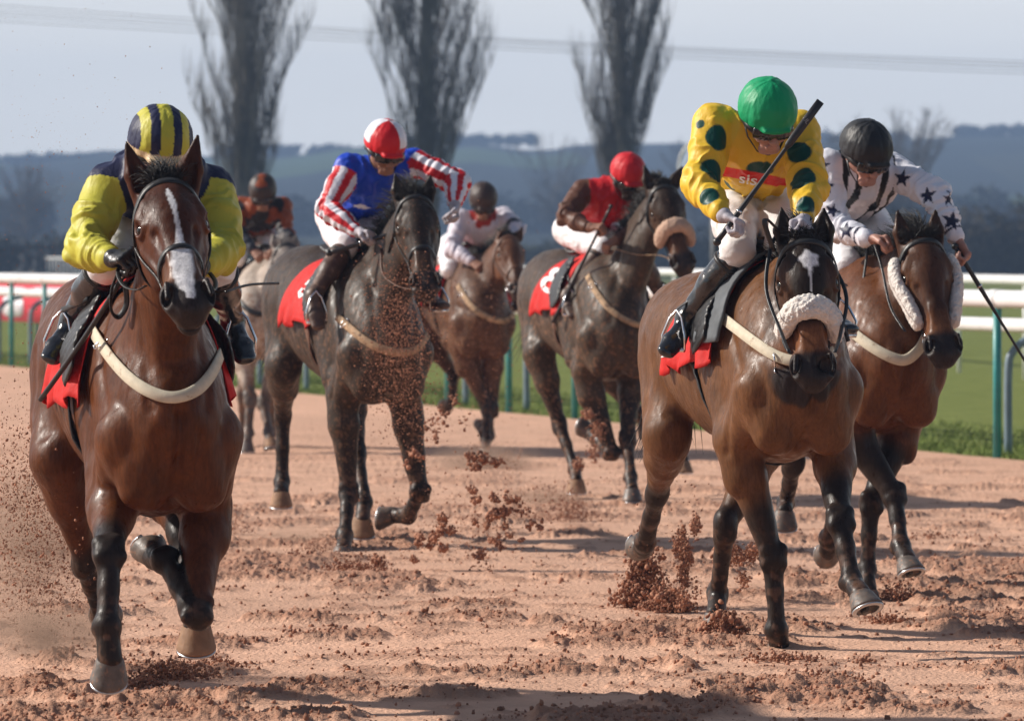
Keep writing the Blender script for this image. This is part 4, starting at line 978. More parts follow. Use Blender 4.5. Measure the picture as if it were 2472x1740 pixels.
# ---- 2: bay with a star and sheepskin noseband, rider in yellow with green spots
def field_2():
    H = Horse(yaw=13.5, chest_px=1932, d=22.75, dz=-.02, size=1.0, pitch=3.5, res=.007, headw=1.12, poll_px=(1944, 572, .50), muz_px=(1966, 902), turn=2,
      ears=((1886, 499), (1989, 500)), coat=(0.125, 0.054, 0.022), head_col=(0.021, 0.012, 0.008), cheek=(0.066, 0.030, 0.016), muzzle_tan=(0.172, 0.066, 0.026), coat_mat=M_coat, forelock=.25,
      marks=[('star', .185, .008, .062, .040), ('strip', [(.2, .008, .024), (.25, .008, .010), (.33, .010, .005), (.42, .010, .002)])], legdark=[.55, .55, .75, .8],
      rf=dict(e=(.14, .19, .84), k=(1866, 1345, True), f=(1876, 1520, True), c=(1880, 1558, False), toe=(0, -1, 0), n=(0, 0, -1)), lf=dict(e=(.22, .19, .84), k=(2027, 1258, True), f=(2056, 1402, True), c=(2078, 1436, True), n=(.25, -.42, -.85), toe=(.3, -1, 0)),
      rh=dict(s=(-.88, .20, .90), k=(1586, 1190, False), f=(1558, 1308, False), c=(1550, 1322, False)), lh=dict(s=(-.70, .17, .86), k=(1752, 1270, True), f=(1733, 1432, False), c=(1729, 1480, True), n=(0, 0, -1), toe=(0, -1, 0)))
    H.build('dark-faced bay racehorse with a white star and cream sheepskin noseband')
    H.bridle(nose=False, fleece=M_fleece); H.tack(cloth_x=(-.62, .02), cloth_ang=92, pad=True, girth_x=(-.22, .05), breast=[(1716, 740), (1745, 765), (1790, 800), (1840, 838), (1880, 862), (1915, 872), (1960, 872), (2010, 850)], breast_w=.046, number=('', 0, 0, 0, 0, ((1578, 846), (1622, 832), (1628, 856), (1584, 868))))
    R = Rider(H, res=.0055, skin=M_skin, silk_mat=M_silk, cap_mat=M_silk, breech_mat=M_breech, boot_mat=M_boot, glove=M_glove_grey)
    def pj(v, part, t):
        c = np.tile(np.array(YEL2), (len(v), 1))
        c = R.spots(v, c, [(1731, 333, .050, .85), (1719, 414, .054), (1709, 474, .046, 1.2), (1759, 448, .030), (1835, 412, .056, 1.3), (1928, 368, .050, 1.1), (1935, 432, .058), (1944, 495, .044), (1690, 300, .02)], GRN)
        # sponsor band across the chest
        fr = (v - R.che) @ nz(np.cross(nz(R.J['sl'] - R.J['sr']), nz(R.che - R.pel))); sx = (CX + v[:, 0] / v[:, 1] * F_PX); 
        b0, n0 = cast(R.jbvh, CAM, ray(1770, 418), 80); b1, n1 = cast(R.jbvh, CAM, ray(1880, 440), 80)
        if b0 is not None and b1 is not None:
            u = nz(b1 - b0); w = nz(np.cross(V(0, -1, 0), u)); w = w if w[2] > 0 else -w; rel = v - (b0 + b1) / 2; y = rel @ w
            m = smooth(.0205, .0175, np.abs(y)) * (part == 0) * (rel[:, 1] < .12); m = m[:, None]; c = c * (1 - m) + m * np.array(srgb(214, 40, 24))
        return c
    R.paint_jersey, R.paint_cap = pj, solid_cap(CAPG)
    R.build('jockey in yellow silks with dark green spots and a bright green cap', dict(pel=(1822, 475, -.45), che=(1832, 352, -.02), hel=(1854, 268, .18), sr=(1724, 300, .02), sl=(1930, 318, .0), er=(1694, 446, True), el=(1952, 450, True), wr=(1742, 518, True), wl=(1940, 530, True),
        kr=(1782, 605, .03), kl=(1890, 610, .03), ar=(1655, 770, False), al=(2010, 770, False), tr=(1608, 832), head=(27, 4, -3), cap_fat=1.06, hem=True, sleeve=1.12, handr=dict(dir=(.75, -.45, -.35), pn=(.2, -.3, -.9), grip=(.5, 0, .85)), handl=dict(dir=(.1, -.8, -.3))))
    project_text('sis', 1806, 432, 33, 9, R.jbvh, M_letter, R.jersey, .005, sx=1.35)
    a, b = H.at(1733, 581, .42), H.at(1980, 246, .36); w = whip_between('whip', 'black whip raised across the body of the rider in yellow with green spots', a, b, .0115, .0085, .20, .0)
    d = nz(b - a); L = np.linalg.norm(b - a); m = MB(); u = nz(np.cross(d, V(0, 1, 0))); 
    m.ribbon([a + d * L * t for t in (.66, .69, .8, .9, 1.0)], [V(0, -1, 0)] * 5, [.014, .030, .033, .034, .034], .010); fl = mesh_obj('padded_flap', np.concatenate(m.v) , m.f, M_whip, w); 
    wb_ = bvh_of(np.concatenate(m.v), np.array(m.f[:-2])); project_text('J.S.CULLEN', 1945, 290, 15, 54, wb_, M_letter_grey, w, .001)
    H.lines('rein', [(1905, 850), (1885, 800), (1850, 700), (1860, 600), (1880, 560)], .008, M_leather, [.85, .70, .5, .42, .36])
    H.lines('rein', [(2015, 850), (2030, 800), (2040, 700), (1960, 560)], .008, M_leather, [.85, .70, .5, .36])
    H.lines('rein_loop', [(1878, 555), (1852, 530), (1846, 540), (1862, 590), (1868, 605)], .012, M_leather, [.42, .44, .45, .44, .42])
    return H, R

# ---- 3: bay with sheepskin cheekpieces, rider in white with navy stars
def field_3():
    H = Horse(yaw=16, chest_px=2155, d=26.0, dz=-.0, size=1.0, pitch=2, res=.009, headw=1.1, poll_px=(2228, 572, .55), muz_px=(2287, 846), turn=14,
      ears=((2166, 507), (2258, 503)), coat=(0.112, 0.040, 0.015), head_col=(0.066, 0.028, 0.015), cheek=(0.099, 0.043, 0.020), muzzle_tan=(0.145, 0.059, 0.026), coat_mat=M_coat, forelock=.9, mane=.9,
      rf=dict(e=(.20, .17, .84), k=(2158, 1196, True), f=(2176, 1318, True), c=(2189, 1352, True), n=(.2, -.40, -.9), toe=(.2, -1, 0)), lf=dict(e=(.10, .17, .82), k=(2103, 1214, True), f=(2094, 1375, True), c=(2094, 1425, True), n=(0, 0, -1), toe=(0, -1, 0)),
      rh=dict(s=(-.8, .18, .9), k=(1915, 1120, False), f=(1897, 1215, False), c=(1893, 1235, True), n=(0, .3, -1), toe=(0, -1, 0)), lh=dict(s=(-.85, .18, .9), k=(2030, 1170, False), f=(2000, 1300, False), c=(1998, 1330, False)), legdark=[.25, .35, .6, .6])
    H.build('bay racehorse with long cream sheepskin cheekpieces on its bridle')
    H.bridle(nose=False, fleece_cheek=True); H.tack(cloth_mat=M_navy, pad=False, breast=[(2036, 778), (2070, 810), (2110, 840), (2150, 862), (2185, 870), (2215, 845), (2232, 810)], breast_w=.050)
    R = Rider(H, res=.0065, skin=M_skin, silk_mat=M_silk, cap_mat=M_silk, breech_mat=M_breech_white, boot_mat=M_boot, glove=M_skin)
    def pj(v, part, t):
        c = np.tile(np.array(WHT), (len(v), 1)); ts = nz(R.J['sl'] - R.J['sr']); y = (v - R.che) @ ts; m = (part == 0) & ((np.abs(np.abs(y) - .060) < .018) | (np.abs(np.abs(y) - .125) < .016)); c[m] = BLK
        for g in 'lr':
            dd, tt = segdist(v, R.J['e' + g], R.J['w' + g]); m = (np.abs(tt - .80) < .022) & (dd < .09); c[m] = STAR
        return R.stars(v, c, [(2178, 431, .046, 8), (2240, 473, .046, -10), (2298, 534, .052, 12), (2042, 556, .048, 0), (2009, 509, .040, 20), (1995, 450, .042, 5), (1985, 400, .04, 5), (2290, 480, .035, 5)], STAR)
    R.paint_jersey, R.paint_cap = pj, solid_cap(srgb(34, 35, 38))
    R.build('jockey in white silks with navy stars and a plain black cap', dict(pel=(2035, 515, -.45), che=(2080, 432, -.02), hel=(2092, 358, .18), sr=(1996, 402, .02), sl=(2152, 412, .02), er=(2014, 545, True), el=(2256, 468, True), wr=(2096, 578, True), wl=(2312, 580, True),
        kr=(2045, 640, .0), kl=(2170, 650, .0), ar=(1990, 780, False), al=(2230, 790, False), head=(25, 14, -2), bare=True, body_h=.006, cap_fat=1.05, sleeve=1.05, handr=dict(dir=(.9, -.2, .0), pn=(0, -.3, -.9)), handl=dict(dir=(.45, -.25, -.85), pn=(-.5, -.3, -.4), grip=(.5, 0, -.8))))
    g, ga = R.grips['l']
    whip_between('whip', 'black whip pointing down from the bare hand of the rider in starred silks', g + V(-.03, 0, .06), H.at(2492, 900, .35), .011, .0065, .30, 0.0)
    H.lines('rein', [(2185, 800), (2150, 740), (2130, 650), (2112, 590)], .007, M_leather, [.80, .65, .5, .40]); H.lines('rein_end', [(2030, 678), (2065, 706), (2108, 738)], .0085, M_whip, [.2, .25, .3])
    H.lines('neck_strap', [(2095, 600), (2080, 700), (2062, 785), (2054, 812)], .007, M_leather, [.25, .30, .38, .40])
    return H, R

# ---- 4: dusty dark horse, rider in blue with red and white sleeves
def field_4():
    H = Horse(yaw=18, chest_px=933, d=30.5, dz=.02, size=1.0, pitch=-1, res=.010, headw=1.05, poll_px=(1001, 468, .62), muz_px=(1031, 690), turn=6,
      ears=((952, 415), (1040, 420)), coat=(0.041, 0.028, 0.020), head_col=(0.030, 0.020, 0.015), cheek=(0.046, 0.028, 0.018), muzzle_tan=(0.056, 0.030, 0.018), coat_mat=M_coat_dusty, forelock=.7, mane=1.0, mane_side=-.9, dust=.45,
      rf=dict(e=(.16, .17, .80), k=(841, 1190, True), f=(832, 1290, True), c=(828, 1322, True), n=(0, 0, -1), toe=(0, -1, 0)), lf=dict(e=(.18, .17, .80), k=(1014, 1188, True), f=(985, 1246, False), c=(950, 1243, False), n=(-.9, .3, .1), toe=(-.3, -.3, -1)),
      rh=dict(s=(-.9, .20, .93), k=(683, 1003, False), f=(681, 1165, False), c=(679, 1190, True), n=(0, .1, -1), toe=(0, -1, 0), hm=1), lh=dict(s=(-.7, .12, .84), k=(862, 1090, True), f=(880, 1210, True), c=(874, 1255, True), n=(0, .2, -1), toe=(0, -1, 0), hm=1, hs=1.1), legdark=[.5, .5, .7, .6])
    H.build('dark brown racehorse spattered with sand, ridden in blue with striped sleeves')
    H.bridle(strapmat=M_leather); H.tack(cloth_x=(-.66, .0), cloth_ang=88, pad=False, girth_mat=M_brown, breast=[(817, 765), (845, 790), (881, 820), (922, 843), (965, 850), (1002, 843), (1026, 812), (1036, 790)], breast_mat=M_web_dirty, breast_w=.045, number=('4', 738, 697, 40, 50, ((772, 652), (770, 690), (724, 722), (722, 706))))
    R = Rider(H, res=.008, skin=M_skin_dirty, silk_mat=M_silk, cap_mat=M_silk, breech_mat=M_breech_white, boot_mat=M_boot_brown, glove=M_glove_grey)
    def pj(v, part, t):
        c = np.tile(np.array(BLU), (len(v), 1))
        for g, base in (('r', 0), ('l', 0)):
            for a, b in ((R.J['s' + g], R.J['e' + g]), (R.J['e' + g], R.J['w' + g])):
                ax = nz(b - a); u = nz(np.cross(ax, V(0, 1, .3))); w = np.cross(ax, u); rel = v - a; th = np.arctan2(rel @ w, rel @ u)
                dd, tt = segdist(v, a, b); pi = {('r', 0): 1, ('r', 1): 2, ('l', 0): 3, ('l', 1): 4}[(g, 0 if a is R.J['s' + g] else 1)]
                m = (part == pi); k = np.floor(th / (2 * math.pi / 10) + .3).astype(int) % 2; c[m & (k == 0)] = RED; c[m & (k == 1)] = WHT
        c[(part == 1) & (t < .16)] = BLU; c[(part == 3) & (t < .04)] = BLU
        ts = nz(R.J['sl'] - R.J['sr']); y = (v - R.che) @ ts; zz = (v - R.che) @ nz(R.che - R.pel); m = (part == 0) & (np.abs(zz + .10) < .016) & (np.abs(y) < .12); c[m] = np.where((y[m] < -.03)[:, None], np.array(WHT), np.array(srgb(60, 12, 16)))
        return c
    def pc(r, ang):
        q = np.floor((np.degrees(ang) + 75) / 90).astype(int) % 2; c = np.where((q == 0)[:, None], np.array(RED), np.array(WHT)); m = (r[:, 2] < .022); c[m] = RED; return c
    R.paint_jersey, R.paint_cap = pj, pc
    R.build('jockey in royal blue with red and white striped sleeves and quartered cap', dict(pel=(848, 520, -.45), che=(905, 432, -.02), hel=(931, 345, .18), sr=(842, 405, .02), sl=(1000, 392, .02), er=(790, 505, True), el=(1104, 440, True), wr=(862, 560, True), wl=(1098, 492, True),
        kr=(832, 596, .03), kl=(950, 600, .03), ar=(758, 712, True), al=(1040, 720, False), tr=(768, 775), head=(22, 6, 0), sleeve=1.0, handr=dict(dir=(.8, -.5, -.1), pn=(0, -.3, -.9)), handl=dict(dir=(0, -.35, -.9), pn=(-.6, -.3, 0)), glove_h=.0055, body_h=.009))
    whip_between('whip', 'black whip held low over the white thigh of the rider in blue', H.at(797, 610, .30), H.at(940, 566, .42), .013, .013, .5, 0.0)
    H.lines('rein', [(1000, 700), (960, 690), (925, 660), (920, 600)], .007, M_brown, [.85, .70, .55, .42])
    return H, R

# ---- 5: dark horse with tan sheepskin noseband, rider in red and brown
def field_5():
    H = Horse(yaw=14.5, chest_px=1494, d=36.0, dz=.02, size=1.0, pitch=0, res=.012, headw=1.05, poll_px=(1600, 444, .60), muz_px=(1656, 640), turn=14,
      ears=((1555, 396), (1649, 399)), coat=(0.056, 0.038, 0.026), head_col=(0.040, 0.024, 0.016), cheek=(0.059, 0.033, 0.020), muzzle_tan=(0.092, 0.040, 0.020), coat_mat=M_coat_dusty, forelock=.4, dust=.7,
      rf=dict(e=(.22, .17, .82), k=(1476, 1092, True), f=(1440, 1062, False), c=(1425, 1045, False), n=(-.8, .5, .2), toe=(-.2, 0, 1)), lf=dict(e=(.18, .15, .82), k=(1514, 1058, True), f=(1522, 1150, True), c=(1526, 1182, True), n=(0, 0, -1), toe=(0, -1, 0)),
      rh=dict(s=(-.8, .20, .92), k=(1350, 1026, False), f=(1388, 1130, True), c=(1392, 1160, True), n=(0, .1, -1), toe=(0, -1, 0), hm=1), lh=dict(s=(-.85, .16, .92), k=(1560, 1020, False), f=(1642, 1082, False), c=(1648, 1115, True), hm=1), legdark=[.4, .4, .5, .5])
    H.build('dark brown racehorse with a tan sheepskin noseband, number 8 on its cloth')
    H.bridle(nose=False, fleece=M_fleece_tan); H.tack(cloth_x=(-.66, .0), cloth_ang=86, pad=False, girth_mat=M_brown, breast=[(1421, 668), (1440, 705), (1470, 745), (1512, 775), (1550, 786), (1590, 782)], breast_mat=M_web_dirty, breast_w=.04, number=('8', 1336, 682, 92, 42, None))
    R = Rider(H, res=.009, skin=M_skin_dark, silk_mat=M_silk, cap_mat=M_silk, breech_mat=M_breech_white, boot_mat=M_boot_brown, glove=M_skin_dirty)
    def pj(v, part, t): return np.where((part > 0)[:, None], np.array(BRN), np.array(srgb(190, 18, 26)))
    R.paint_jersey, R.paint_cap = pj, solid_cap(srgb(200, 26, 36))
    R.build('jockey in red with brown sleeves and a plain red cap, face masked in mud', dict(pel=(1408, 555, -.45), che=(1462, 478, -.02), hel=(1517, 417, .18), sr=(1408, 462, .02), sl=(1536, 470, .02), er=(1362, 520, True), el=(1566, 545, True), wr=(1420, 550, True), wl=(1490, 580, True),
        kr=(1456, 600, .06), kl=(1540, 610, .03), ar=(1370, 712, True), al=(1600, 720, False), tr=(1384, 752), head=(25, 8, 0), handr=dict(dir=(.9, -.4, .1)), glove_h=.007, body_h=.010))
    whip_between('whip', 'black whip lying across the red number 8 cloth of the horse in tan sheepskin', H.at(1474, 500, .40), H.at(1334, 778, .05), .009, .011, .3, 0.0)
    H.lines('rein', [(1640, 645), (1600, 618), (1540, 615), (1480, 600)], .008, M_web_dirty, [.85, .75, .55, .42])
    return H, R

# ---- 6: chestnut brown horse, rider in white with red collar
def field_6():
    H = Horse(yaw=12, chest_px=1166, d=44.3, dz=-.0, size=1.0, pitch=0, res=.014, headw=1.05, poll_px=(1232, 568, .55), muz_px=(1262, 700), turn=28,
      ears=((1224, 548), (1262, 545)), coat=(0.086, 0.040, 0.022), head_col=(0.112, 0.046, 0.023), cheek=(0.112, 0.046, 0.023), muzzle_tan=(0.066, 0.026, 0.013), coat_mat=M_coat_dusty, forelock=.4, dust=.8,
      rf=dict(e=(.18, .13, .84), k=(1176, 985, True), f=(1174, 1060, True), c=(1172, 1085, True), n=(0, 0, -1), toe=(0, -1, 0)), lf=dict(e=(.18, .13, .84), k=(1186, 990, True), f=(1170, 1045, False), c=(1165, 1035, False)),
      rh=dict(s=(-.9, .18, .92), k=(1096, 905, False), f=(1092, 968, False), c=(1082, 980, False), hm=1), lh=dict(s=(-.8, .16, .90), k=(1185, 960, False), f=(1180, 1040, False), c=(1178, 1050, False)))
    H.build('chestnut brown racehorse turning its head, ridden in white with a red collar')
    H.bridle(strapmat=M_brown); H.tack(cloth_x=(-.66, .0), cloth_ang=86, pad=False, breast=[(1108, 690), (1125, 720), (1150, 750), (1190, 772), (1225, 772), (1245, 750)], breast_mat=M_web_dirty, breast_w=.045)
    R = Rider(H, res=.011, skin=M_skin_dirty, silk_mat=M_silk, cap_mat=M_silk, breech_mat=M_breech_white, boot_mat=M_boot_brown, glove=M_skin)
    def pj(v, part, t):
        c = np.tile(np.array(srgb(212, 205, 215)), (len(v), 1)); r = np.linalg.norm(v - (R.che + V(0, -.06, .06)), axis=1); c[r < .125] = srgb(168, 44, 30)
        for g in 'l': m = (part == 3) & (np.abs(t - .75) < .12); c[m] = srgb(50, 45, 50)
        return c
    R.paint_jersey, R.paint_cap = pj, solid_cap(srgb(66, 52, 48))
    R.build('jockey in white sleeves with a red collar and dark brown cap, behind the front five', dict(pel=(1118, 595, -.45), che=(1165, 545, -.02), hel=(1167, 479, .18), sr=(1112, 530, .02), sl=(1215, 522, .02), er=(1090, 600, True), el=(1250, 555, True), wr=(1140, 632, True), wl=(1225, 595, True),
        kr=(1085, 650, .05), kl=(1190, 650, .03), ar=(1055, 715, False), al=(1240, 730, False), head=(30, 0, 0), bare=True, body_h=.009, goggles=True))
    H.lines('rein', [(1262, 680), (1215, 668), (1170, 645)], .009, M_web_dirty, [.8, .6, .42])
    return H, R

# ---- 7: dusty grey horse, rider in orange and black
def field_7():
    H = Horse(yaw=-4, chest_px=622, d=45.2, dz=-.02, size=1.0, pitch=0, res=.014, headw=1.05, poll_px=(690, 586, .60), muz_px=(715, 735), turn=10,
      ears=((659, 562), (716, 566)), coat=(.40, .335, .28), dark=(.10, .085, .075), head_col=(.26, .225, .20), cheek=(0.198, 0.172, 0.158), muzzle_tan=(0.066, 0.053, 0.046), coat_mat=M_coat_dusty, forelock=.4, dust=.9, hair_mat=mat('grey_hair', (.30, .27, .25), .6),
      rf=dict(e=(.18, .15, .84), k=(604, 965, True), f=(600, 1045, True), c=(596, 1068, True), n=(0, 0, -1), toe=(0, -1, 0)), lf=dict(e=(.2, .15, .84), k=(636, 975, True), f=(648, 1040, True), c=(652, 1062, True), hm=1),
      rh=dict(k=(585, 950, False), f=(588, 1030, False), c=(588, 1050, False)), lh=dict(k=(660, 940, False), f=(655, 1010, False), c=(655, 1030, False)))
    H.build('dusty grey racehorse at the back, half hidden between two dark horses')
    H.bridle(strapmat=M_leather); H.tack(cloth_x=(-.66, .0), cloth_ang=80, pad=False, cloth_mat=M_navy, breast=[(560, 690), (580, 730), (620, 760), (660, 750)], breast_mat=M_leather)
    R = Rider(H, res=.011, skin=M_skin_dirty, silk_mat=M_silk, cap_mat=M_silk, breech_mat=M_breech_white, boot_mat=M_boot_brown, glove=M_skin)
    def pj(v, part, t):
        c = np.tile(np.array(ORG), (len(v), 1)); nn = fbm((v - R.pel) * 9, 2, 3); c[nn > .54] = srgb(40, 36, 38); c[((part == 2) | (part == 4))] = srgb(56, 58, 66); return c
    def pc(r, ang):
        c = np.tile(np.array(srgb(60, 52, 50)), (len(r), 1)); c[(np.abs(np.degrees(ang)) < 34) & (r[:, 2] > .095)] = ORG; c[r[:, 2] > .135] = ORG; return c
    R.paint_jersey, R.paint_cap = pj, pc
    R.build('jockey in mottled orange and black silks on the grey horse at the back', dict(pel=(612, 560, -.45), che=(630, 512, -.02), hel=(634, 458, .18), sr=(582, 498, .02), sl=(682, 498, .02), er=(572, 562, True), el=(690, 562, True), wr=(612, 604, True), wl=(665, 604, True),
        kr=(575, 620, .05), kl=(690, 620, .03), ar=(555, 700, False), al=(715, 700, False), head=(32, 0, 0), bare=True, body_h=.010))
    return H, R
for n_, fn_ in enumerate((field_1, field_2, field_3, field_4, field_5, field_6, field_7), 1):
    FIELD.append(fn_())
# ================================================================ THE PLACE
def node_mat(name, build):
    m = bpy.data.materials.new(name); m.use_nodes = True; build(m, m.node_tree, m.node_tree.nodes, m.node_tree.links, m.node_tree.nodes['Principled BSDF']); return m
RAIL_D = V(.3046, -1.0)                                         # rail line on the ground: X grows .3046 m for every metre nearer
def rail_x(d): return -6.94 + (79.3 - d) * .3046
RD = V(.2914, -.9566, 0); RA = V(.9566, .2914, 0)             # along the rail (towards the right), away from the track
def rail_pt(d, off=0.0, z=0.0): return V(rail_x(d), d, z) + RA * off

# ---- sand track
def sand_height(P):
    """heights in metres of the churned surface at ground points (n,2)"""
    x, y = P[:, 0], P[:, 1]; q = np.stack([x * .85, y * .9, x * 0], 1)
    mask = smooth(.53, .61, fbm(q * 2.1 + 3.3, 3, 41)) ; near = smooth(60, 24, y)
    fine = fbm(q * V(26, 22, 1), 4, 50); mid = fbm(q * V(7, 6, 1), 3, 60); rip = fbm(q * V(3, 16, 1), 2, 70)
    clod = np.clip(fbm(q * V(15, 13, 1), 3, 80) - .42, 0, 1)
    clod2 = np.clip(fbm(q * V(40, 30, 1), 3, 83) - .42, 0, 1)
    h = mask * near * (.003 + .028 * mid * mid * 2 + .028 * clod + .050 * clod2) + (fine - .5) * (.004 + .022 * mask * near) + (rip - .5) * .005
    m2 = smooth(.60, .70, fbm(q * 6.0 + 9, 2, 91)) * near; h += m2 * .010 * (.5 + fine)
    return h, np.maximum(mask * near, m2 * .6)
NC, NR = 900, 620
ts = np.linspace(-1, 1, NC); ss = np.linspace(0, 1, NR); Y0 = 16.5
def edge_d(tx):      # far edge of the track on the sight line x = tx*y
    return (-6.94 + 79.3 * .3046) / (tx + .3046)
tx = ts * .125
T, S_ = np.meshgrid(tx, ss, indexing='ij'); Yf = edge_d(T) + .10 * (fbm(np.stack([T.ravel() * 200, S_.ravel() * 0, S_.ravel() * 0], 1), 3, 4).reshape(T.shape) - .5)
Yg = 1 / (1 / Y0 + (1 / Yf - 1 / Y0) * S_); Xg = T * Yg
hh, mk = sand_height(np.stack([Xg.ravel(), Yg.ravel()], 1)); hh = hh * smooth(1.0, .985, S_).ravel()
gv = np.stack([Xg.ravel(), Yg.ravel(), hh], 1); ii = np.arange((NC - 1) * NR).reshape(NC - 1, NR)[:, :-1].ravel()
gf = np.stack([ii, ii + NR, ii + NR + 1, ii + 1], 1)
c0 = np.array((.68, .405, .278)); c1 = np.array((.34, .17, .108)); big = fbm(np.stack([Xg.ravel() * .5, Yg.ravel() * .35, Xg.ravel() * 0], 1), 3, 5)[:, None]
fn = fbm(np.stack([Xg.ravel() * 30, Yg.ravel() * 24, Xg.ravel() * 0], 1), 2, 6)[:, None]; w = np.clip(mk[:, None] * .80 + (fn - .5) * .7 * mk[:, None], 0, 1)
gc = (c0 * (.86 + .28 * big)) * (1 - w) + c1 * (.7 + .6 * fn) * w
M_sand = mat('churned_sand', None, .95, .15, var=.10, vscale=3, bump=.9, bscale=45, bdist=.02, bump2=.7, b2scale=190)
tag(mesh_obj('sand_track', gv, gf, M_sand, None, col=gc), kind='structure')
M_sand2 = mat('plain_sand', (.56, .32, .23), .95, .15, var=.12, vscale=1.5, bump=.6, bscale=20)
m = MB(); pl = [V(-60, 2, -.06), V(60, 2, -.06), V(16.9, 2, -.06), V(rail_x(200), 200, -.06), V(-90, 200, -.06)]
m.add([V(-90, 2, -.06), V(rail_x(2) , 2, -.06), V(rail_x(200), 200, -.06), V(-90, 200, -.06)], [(0, 1, 2, 3)]); tag(m.build('ground', M_sand2, None, False), kind='structure')

# ---- grass beyond the rail: one sheet running back into low hills
PX = [-900, 0, 60, 150, 260, 640, 750, 850, 1000, 1150, 1300, 1400, 1700, 1900, 2050, 2300, 2472, 3400]; PY = [400, 392, 397, 376, 358, 380, 370, 352, 362, 347, 368, 350, 355, 345, 352, 332, 327, 345]
def terrain_z(x, y):
    px = CX + x / y * F_PX; top = (HY - np.interp(px, PX, PY)) / F_PX * 1500 + CAM_H
    t = smooth(330, 1500, y); return np.where(y < 330, 0, t * top * np.minimum(y / 1500, 1)) + smooth(400, 700, y) * (fbm(np.stack([x * .012, y * .006, x * 0], 1), 3, 8) - .5) * 5
def build_terrain():
    ys = np.concatenate([[20, 40, 60, 80, 120, 180, 250, 330], np.linspace(380, 1500, 50), [1560]]); n = 160
    A = np.linspace(-1, 1, n); vs = []
    for y in ys:
        xs = A * (60 + y * .33) + y * .0; z = terrain_z(xs, np.full(n, float(y))); z = z if y <= 1500 else z * .8; vs.append(np.stack([xs, np.full(n, y), z - .012], 1))
    vs = np.concatenate(vs); k = np.arange((len(ys) - 1) * n).reshape(-1, n)[:, :-1].ravel(); f = np.stack([k, k + 1, k + n + 1, k + n], 1)
    # the near part keeps to the far side of the rail
    for i in range(len(vs)):
        if vs[i, 1] <= 130: vs[i, 0] = max(vs[i, 0], rail_x(vs[i, 1]) + .03) if True else 0
    return vs, f
tv, tf = build_terrain()
def grass_nodes(m, nt, N, L, p):
    tc = N.new('ShaderNodeTexCoord'); n1 = N.new('ShaderNodeTexNoise'); n1.inputs['Scale'].default_value = 2.2; n1.inputs['Detail'].default_value = 8; n1.inputs['Roughness'].default_value = .7; L.new(tc.outputs['Object'], n1.inputs['Vector'])
    cr = N.new('ShaderNodeValToRGB'); cr.color_ramp.elements[0].position = .3; cr.color_ramp.elements[0].color = (.135, .165, .035, 1); cr.color_ramp.elements[1].position = .72; cr.color_ramp.elements[1].color = (.24, .27, .075, 1); L.new(n1.outputs['Fac'], cr.inputs['Fac'])
    mp = N.new('ShaderNodeMapping'); mp.inputs['Scale'].default_value = (.012, .005, .01); L.new(tc.outputs['Object'], mp.inputs['Vector'])
    vo = N.new('ShaderNodeTexVoronoi'); vo.inputs['Scale'].default_value = 1.0; vo.inputs['Randomness'].default_value = 1; L.new(mp.outputs[0], vo.inputs['Vector'])
    c2 = N.new('ShaderNodeValToRGB'); c2.color_ramp.interpolation = 'CONSTANT'; e = c2.color_ramp.elements; e[0].color = (.016, .021, .015, 1); e[1].position = .35; e[1].color = (.028, .032, .020, 1)
    for pos, col in ((.55, (.05, .08, .026, 1)), (.68, (.014, .018, .014, 1)), (.8, (.06, .055, .04, 1)), (.9, (.04, .065, .022, 1))): q = e.new(pos); q.color = col
    sx = N.new('ShaderNodeSeparateColor'); L.new(vo.outputs['Color'], sx.inputs[0]); L.new(sx.outputs[0], c2.inputs['Fac'])
    sp = N.new('ShaderNodeSeparateXYZ'); L.new(tc.outputs['Object'], sp.inputs[0]); mr = N.new('ShaderNodeMapRange'); mr.inputs['From Min'].default_value = 230; mr.inputs['From Max'].default_value = 420; L.new(sp.outputs['Y'], mr.inputs['Value'])
    mx = N.new('ShaderNodeMix'); mx.data_type = 'RGBA'; L.new(mr.outputs[0], mx.inputs['Factor']); L.new(cr.outputs[0], mx.inputs[6]); L.new(c2.outputs[0], mx.inputs[7]); L.new(mx.outputs[2], p.inputs['Base Color'])
    p.inputs['Roughness'].default_value = .95; p.inputs['Specular IOR Level'].default_value = .1
    n2 = N.new('ShaderNodeTexNoise'); n2.inputs['Scale'].default_value = 30; n2.inputs['Detail'].default_value = 3; L.new(tc.outputs['Object'], n2.inputs['Vector']); b = N.new('ShaderNodeBump'); b.inputs['Strength'].default_value = .9; b.inputs['Distance'].default_value = .05; L.new(n2.outputs['Fac'], b.inputs['Height']); L.new(b.outputs[0], p.inputs['Normal'])
tag(mesh_obj('grass_field', tv, tf, node_mat('grass_field', grass_nodes), None), kind='structure')
# blades along the track edge
r = np.random.RandomState(3); nb = 26000; dd = 42 + 46 * r.rand(nb) ** 1.6; off = .02 + 3.0 * r.rand(nb) ** 1.5; base = np.stack([rail_x(dd), dd, dd * 0], 1) + RA * off[:, None]
hgt = .02 + .035 * r.rand(nb); an = r.rand(nb) * 6.283; wv = np.stack([np.cos(an), np.sin(an), an * 0], 1) * .006; ln = np.stack([r.randn(nb) * .02, r.randn(nb) * .02, hgt], 1)
bv = np.stack([base - wv, base + wv, base + ln], 1).reshape(-1, 3); bf = np.arange(nb * 3).reshape(-1, 3); bc = np.repeat(np.array((.16, .21, .05)) * (.6 + .9 * r.rand(nb, 1)), 3, axis=0)
tag(mesh_obj('grass', bv, bf, mat('grass_blades', None, .8, .2, var=.1), None, col=bc, smooth_shade=False), 'short green grass beyond the sand track', kind='stuff')

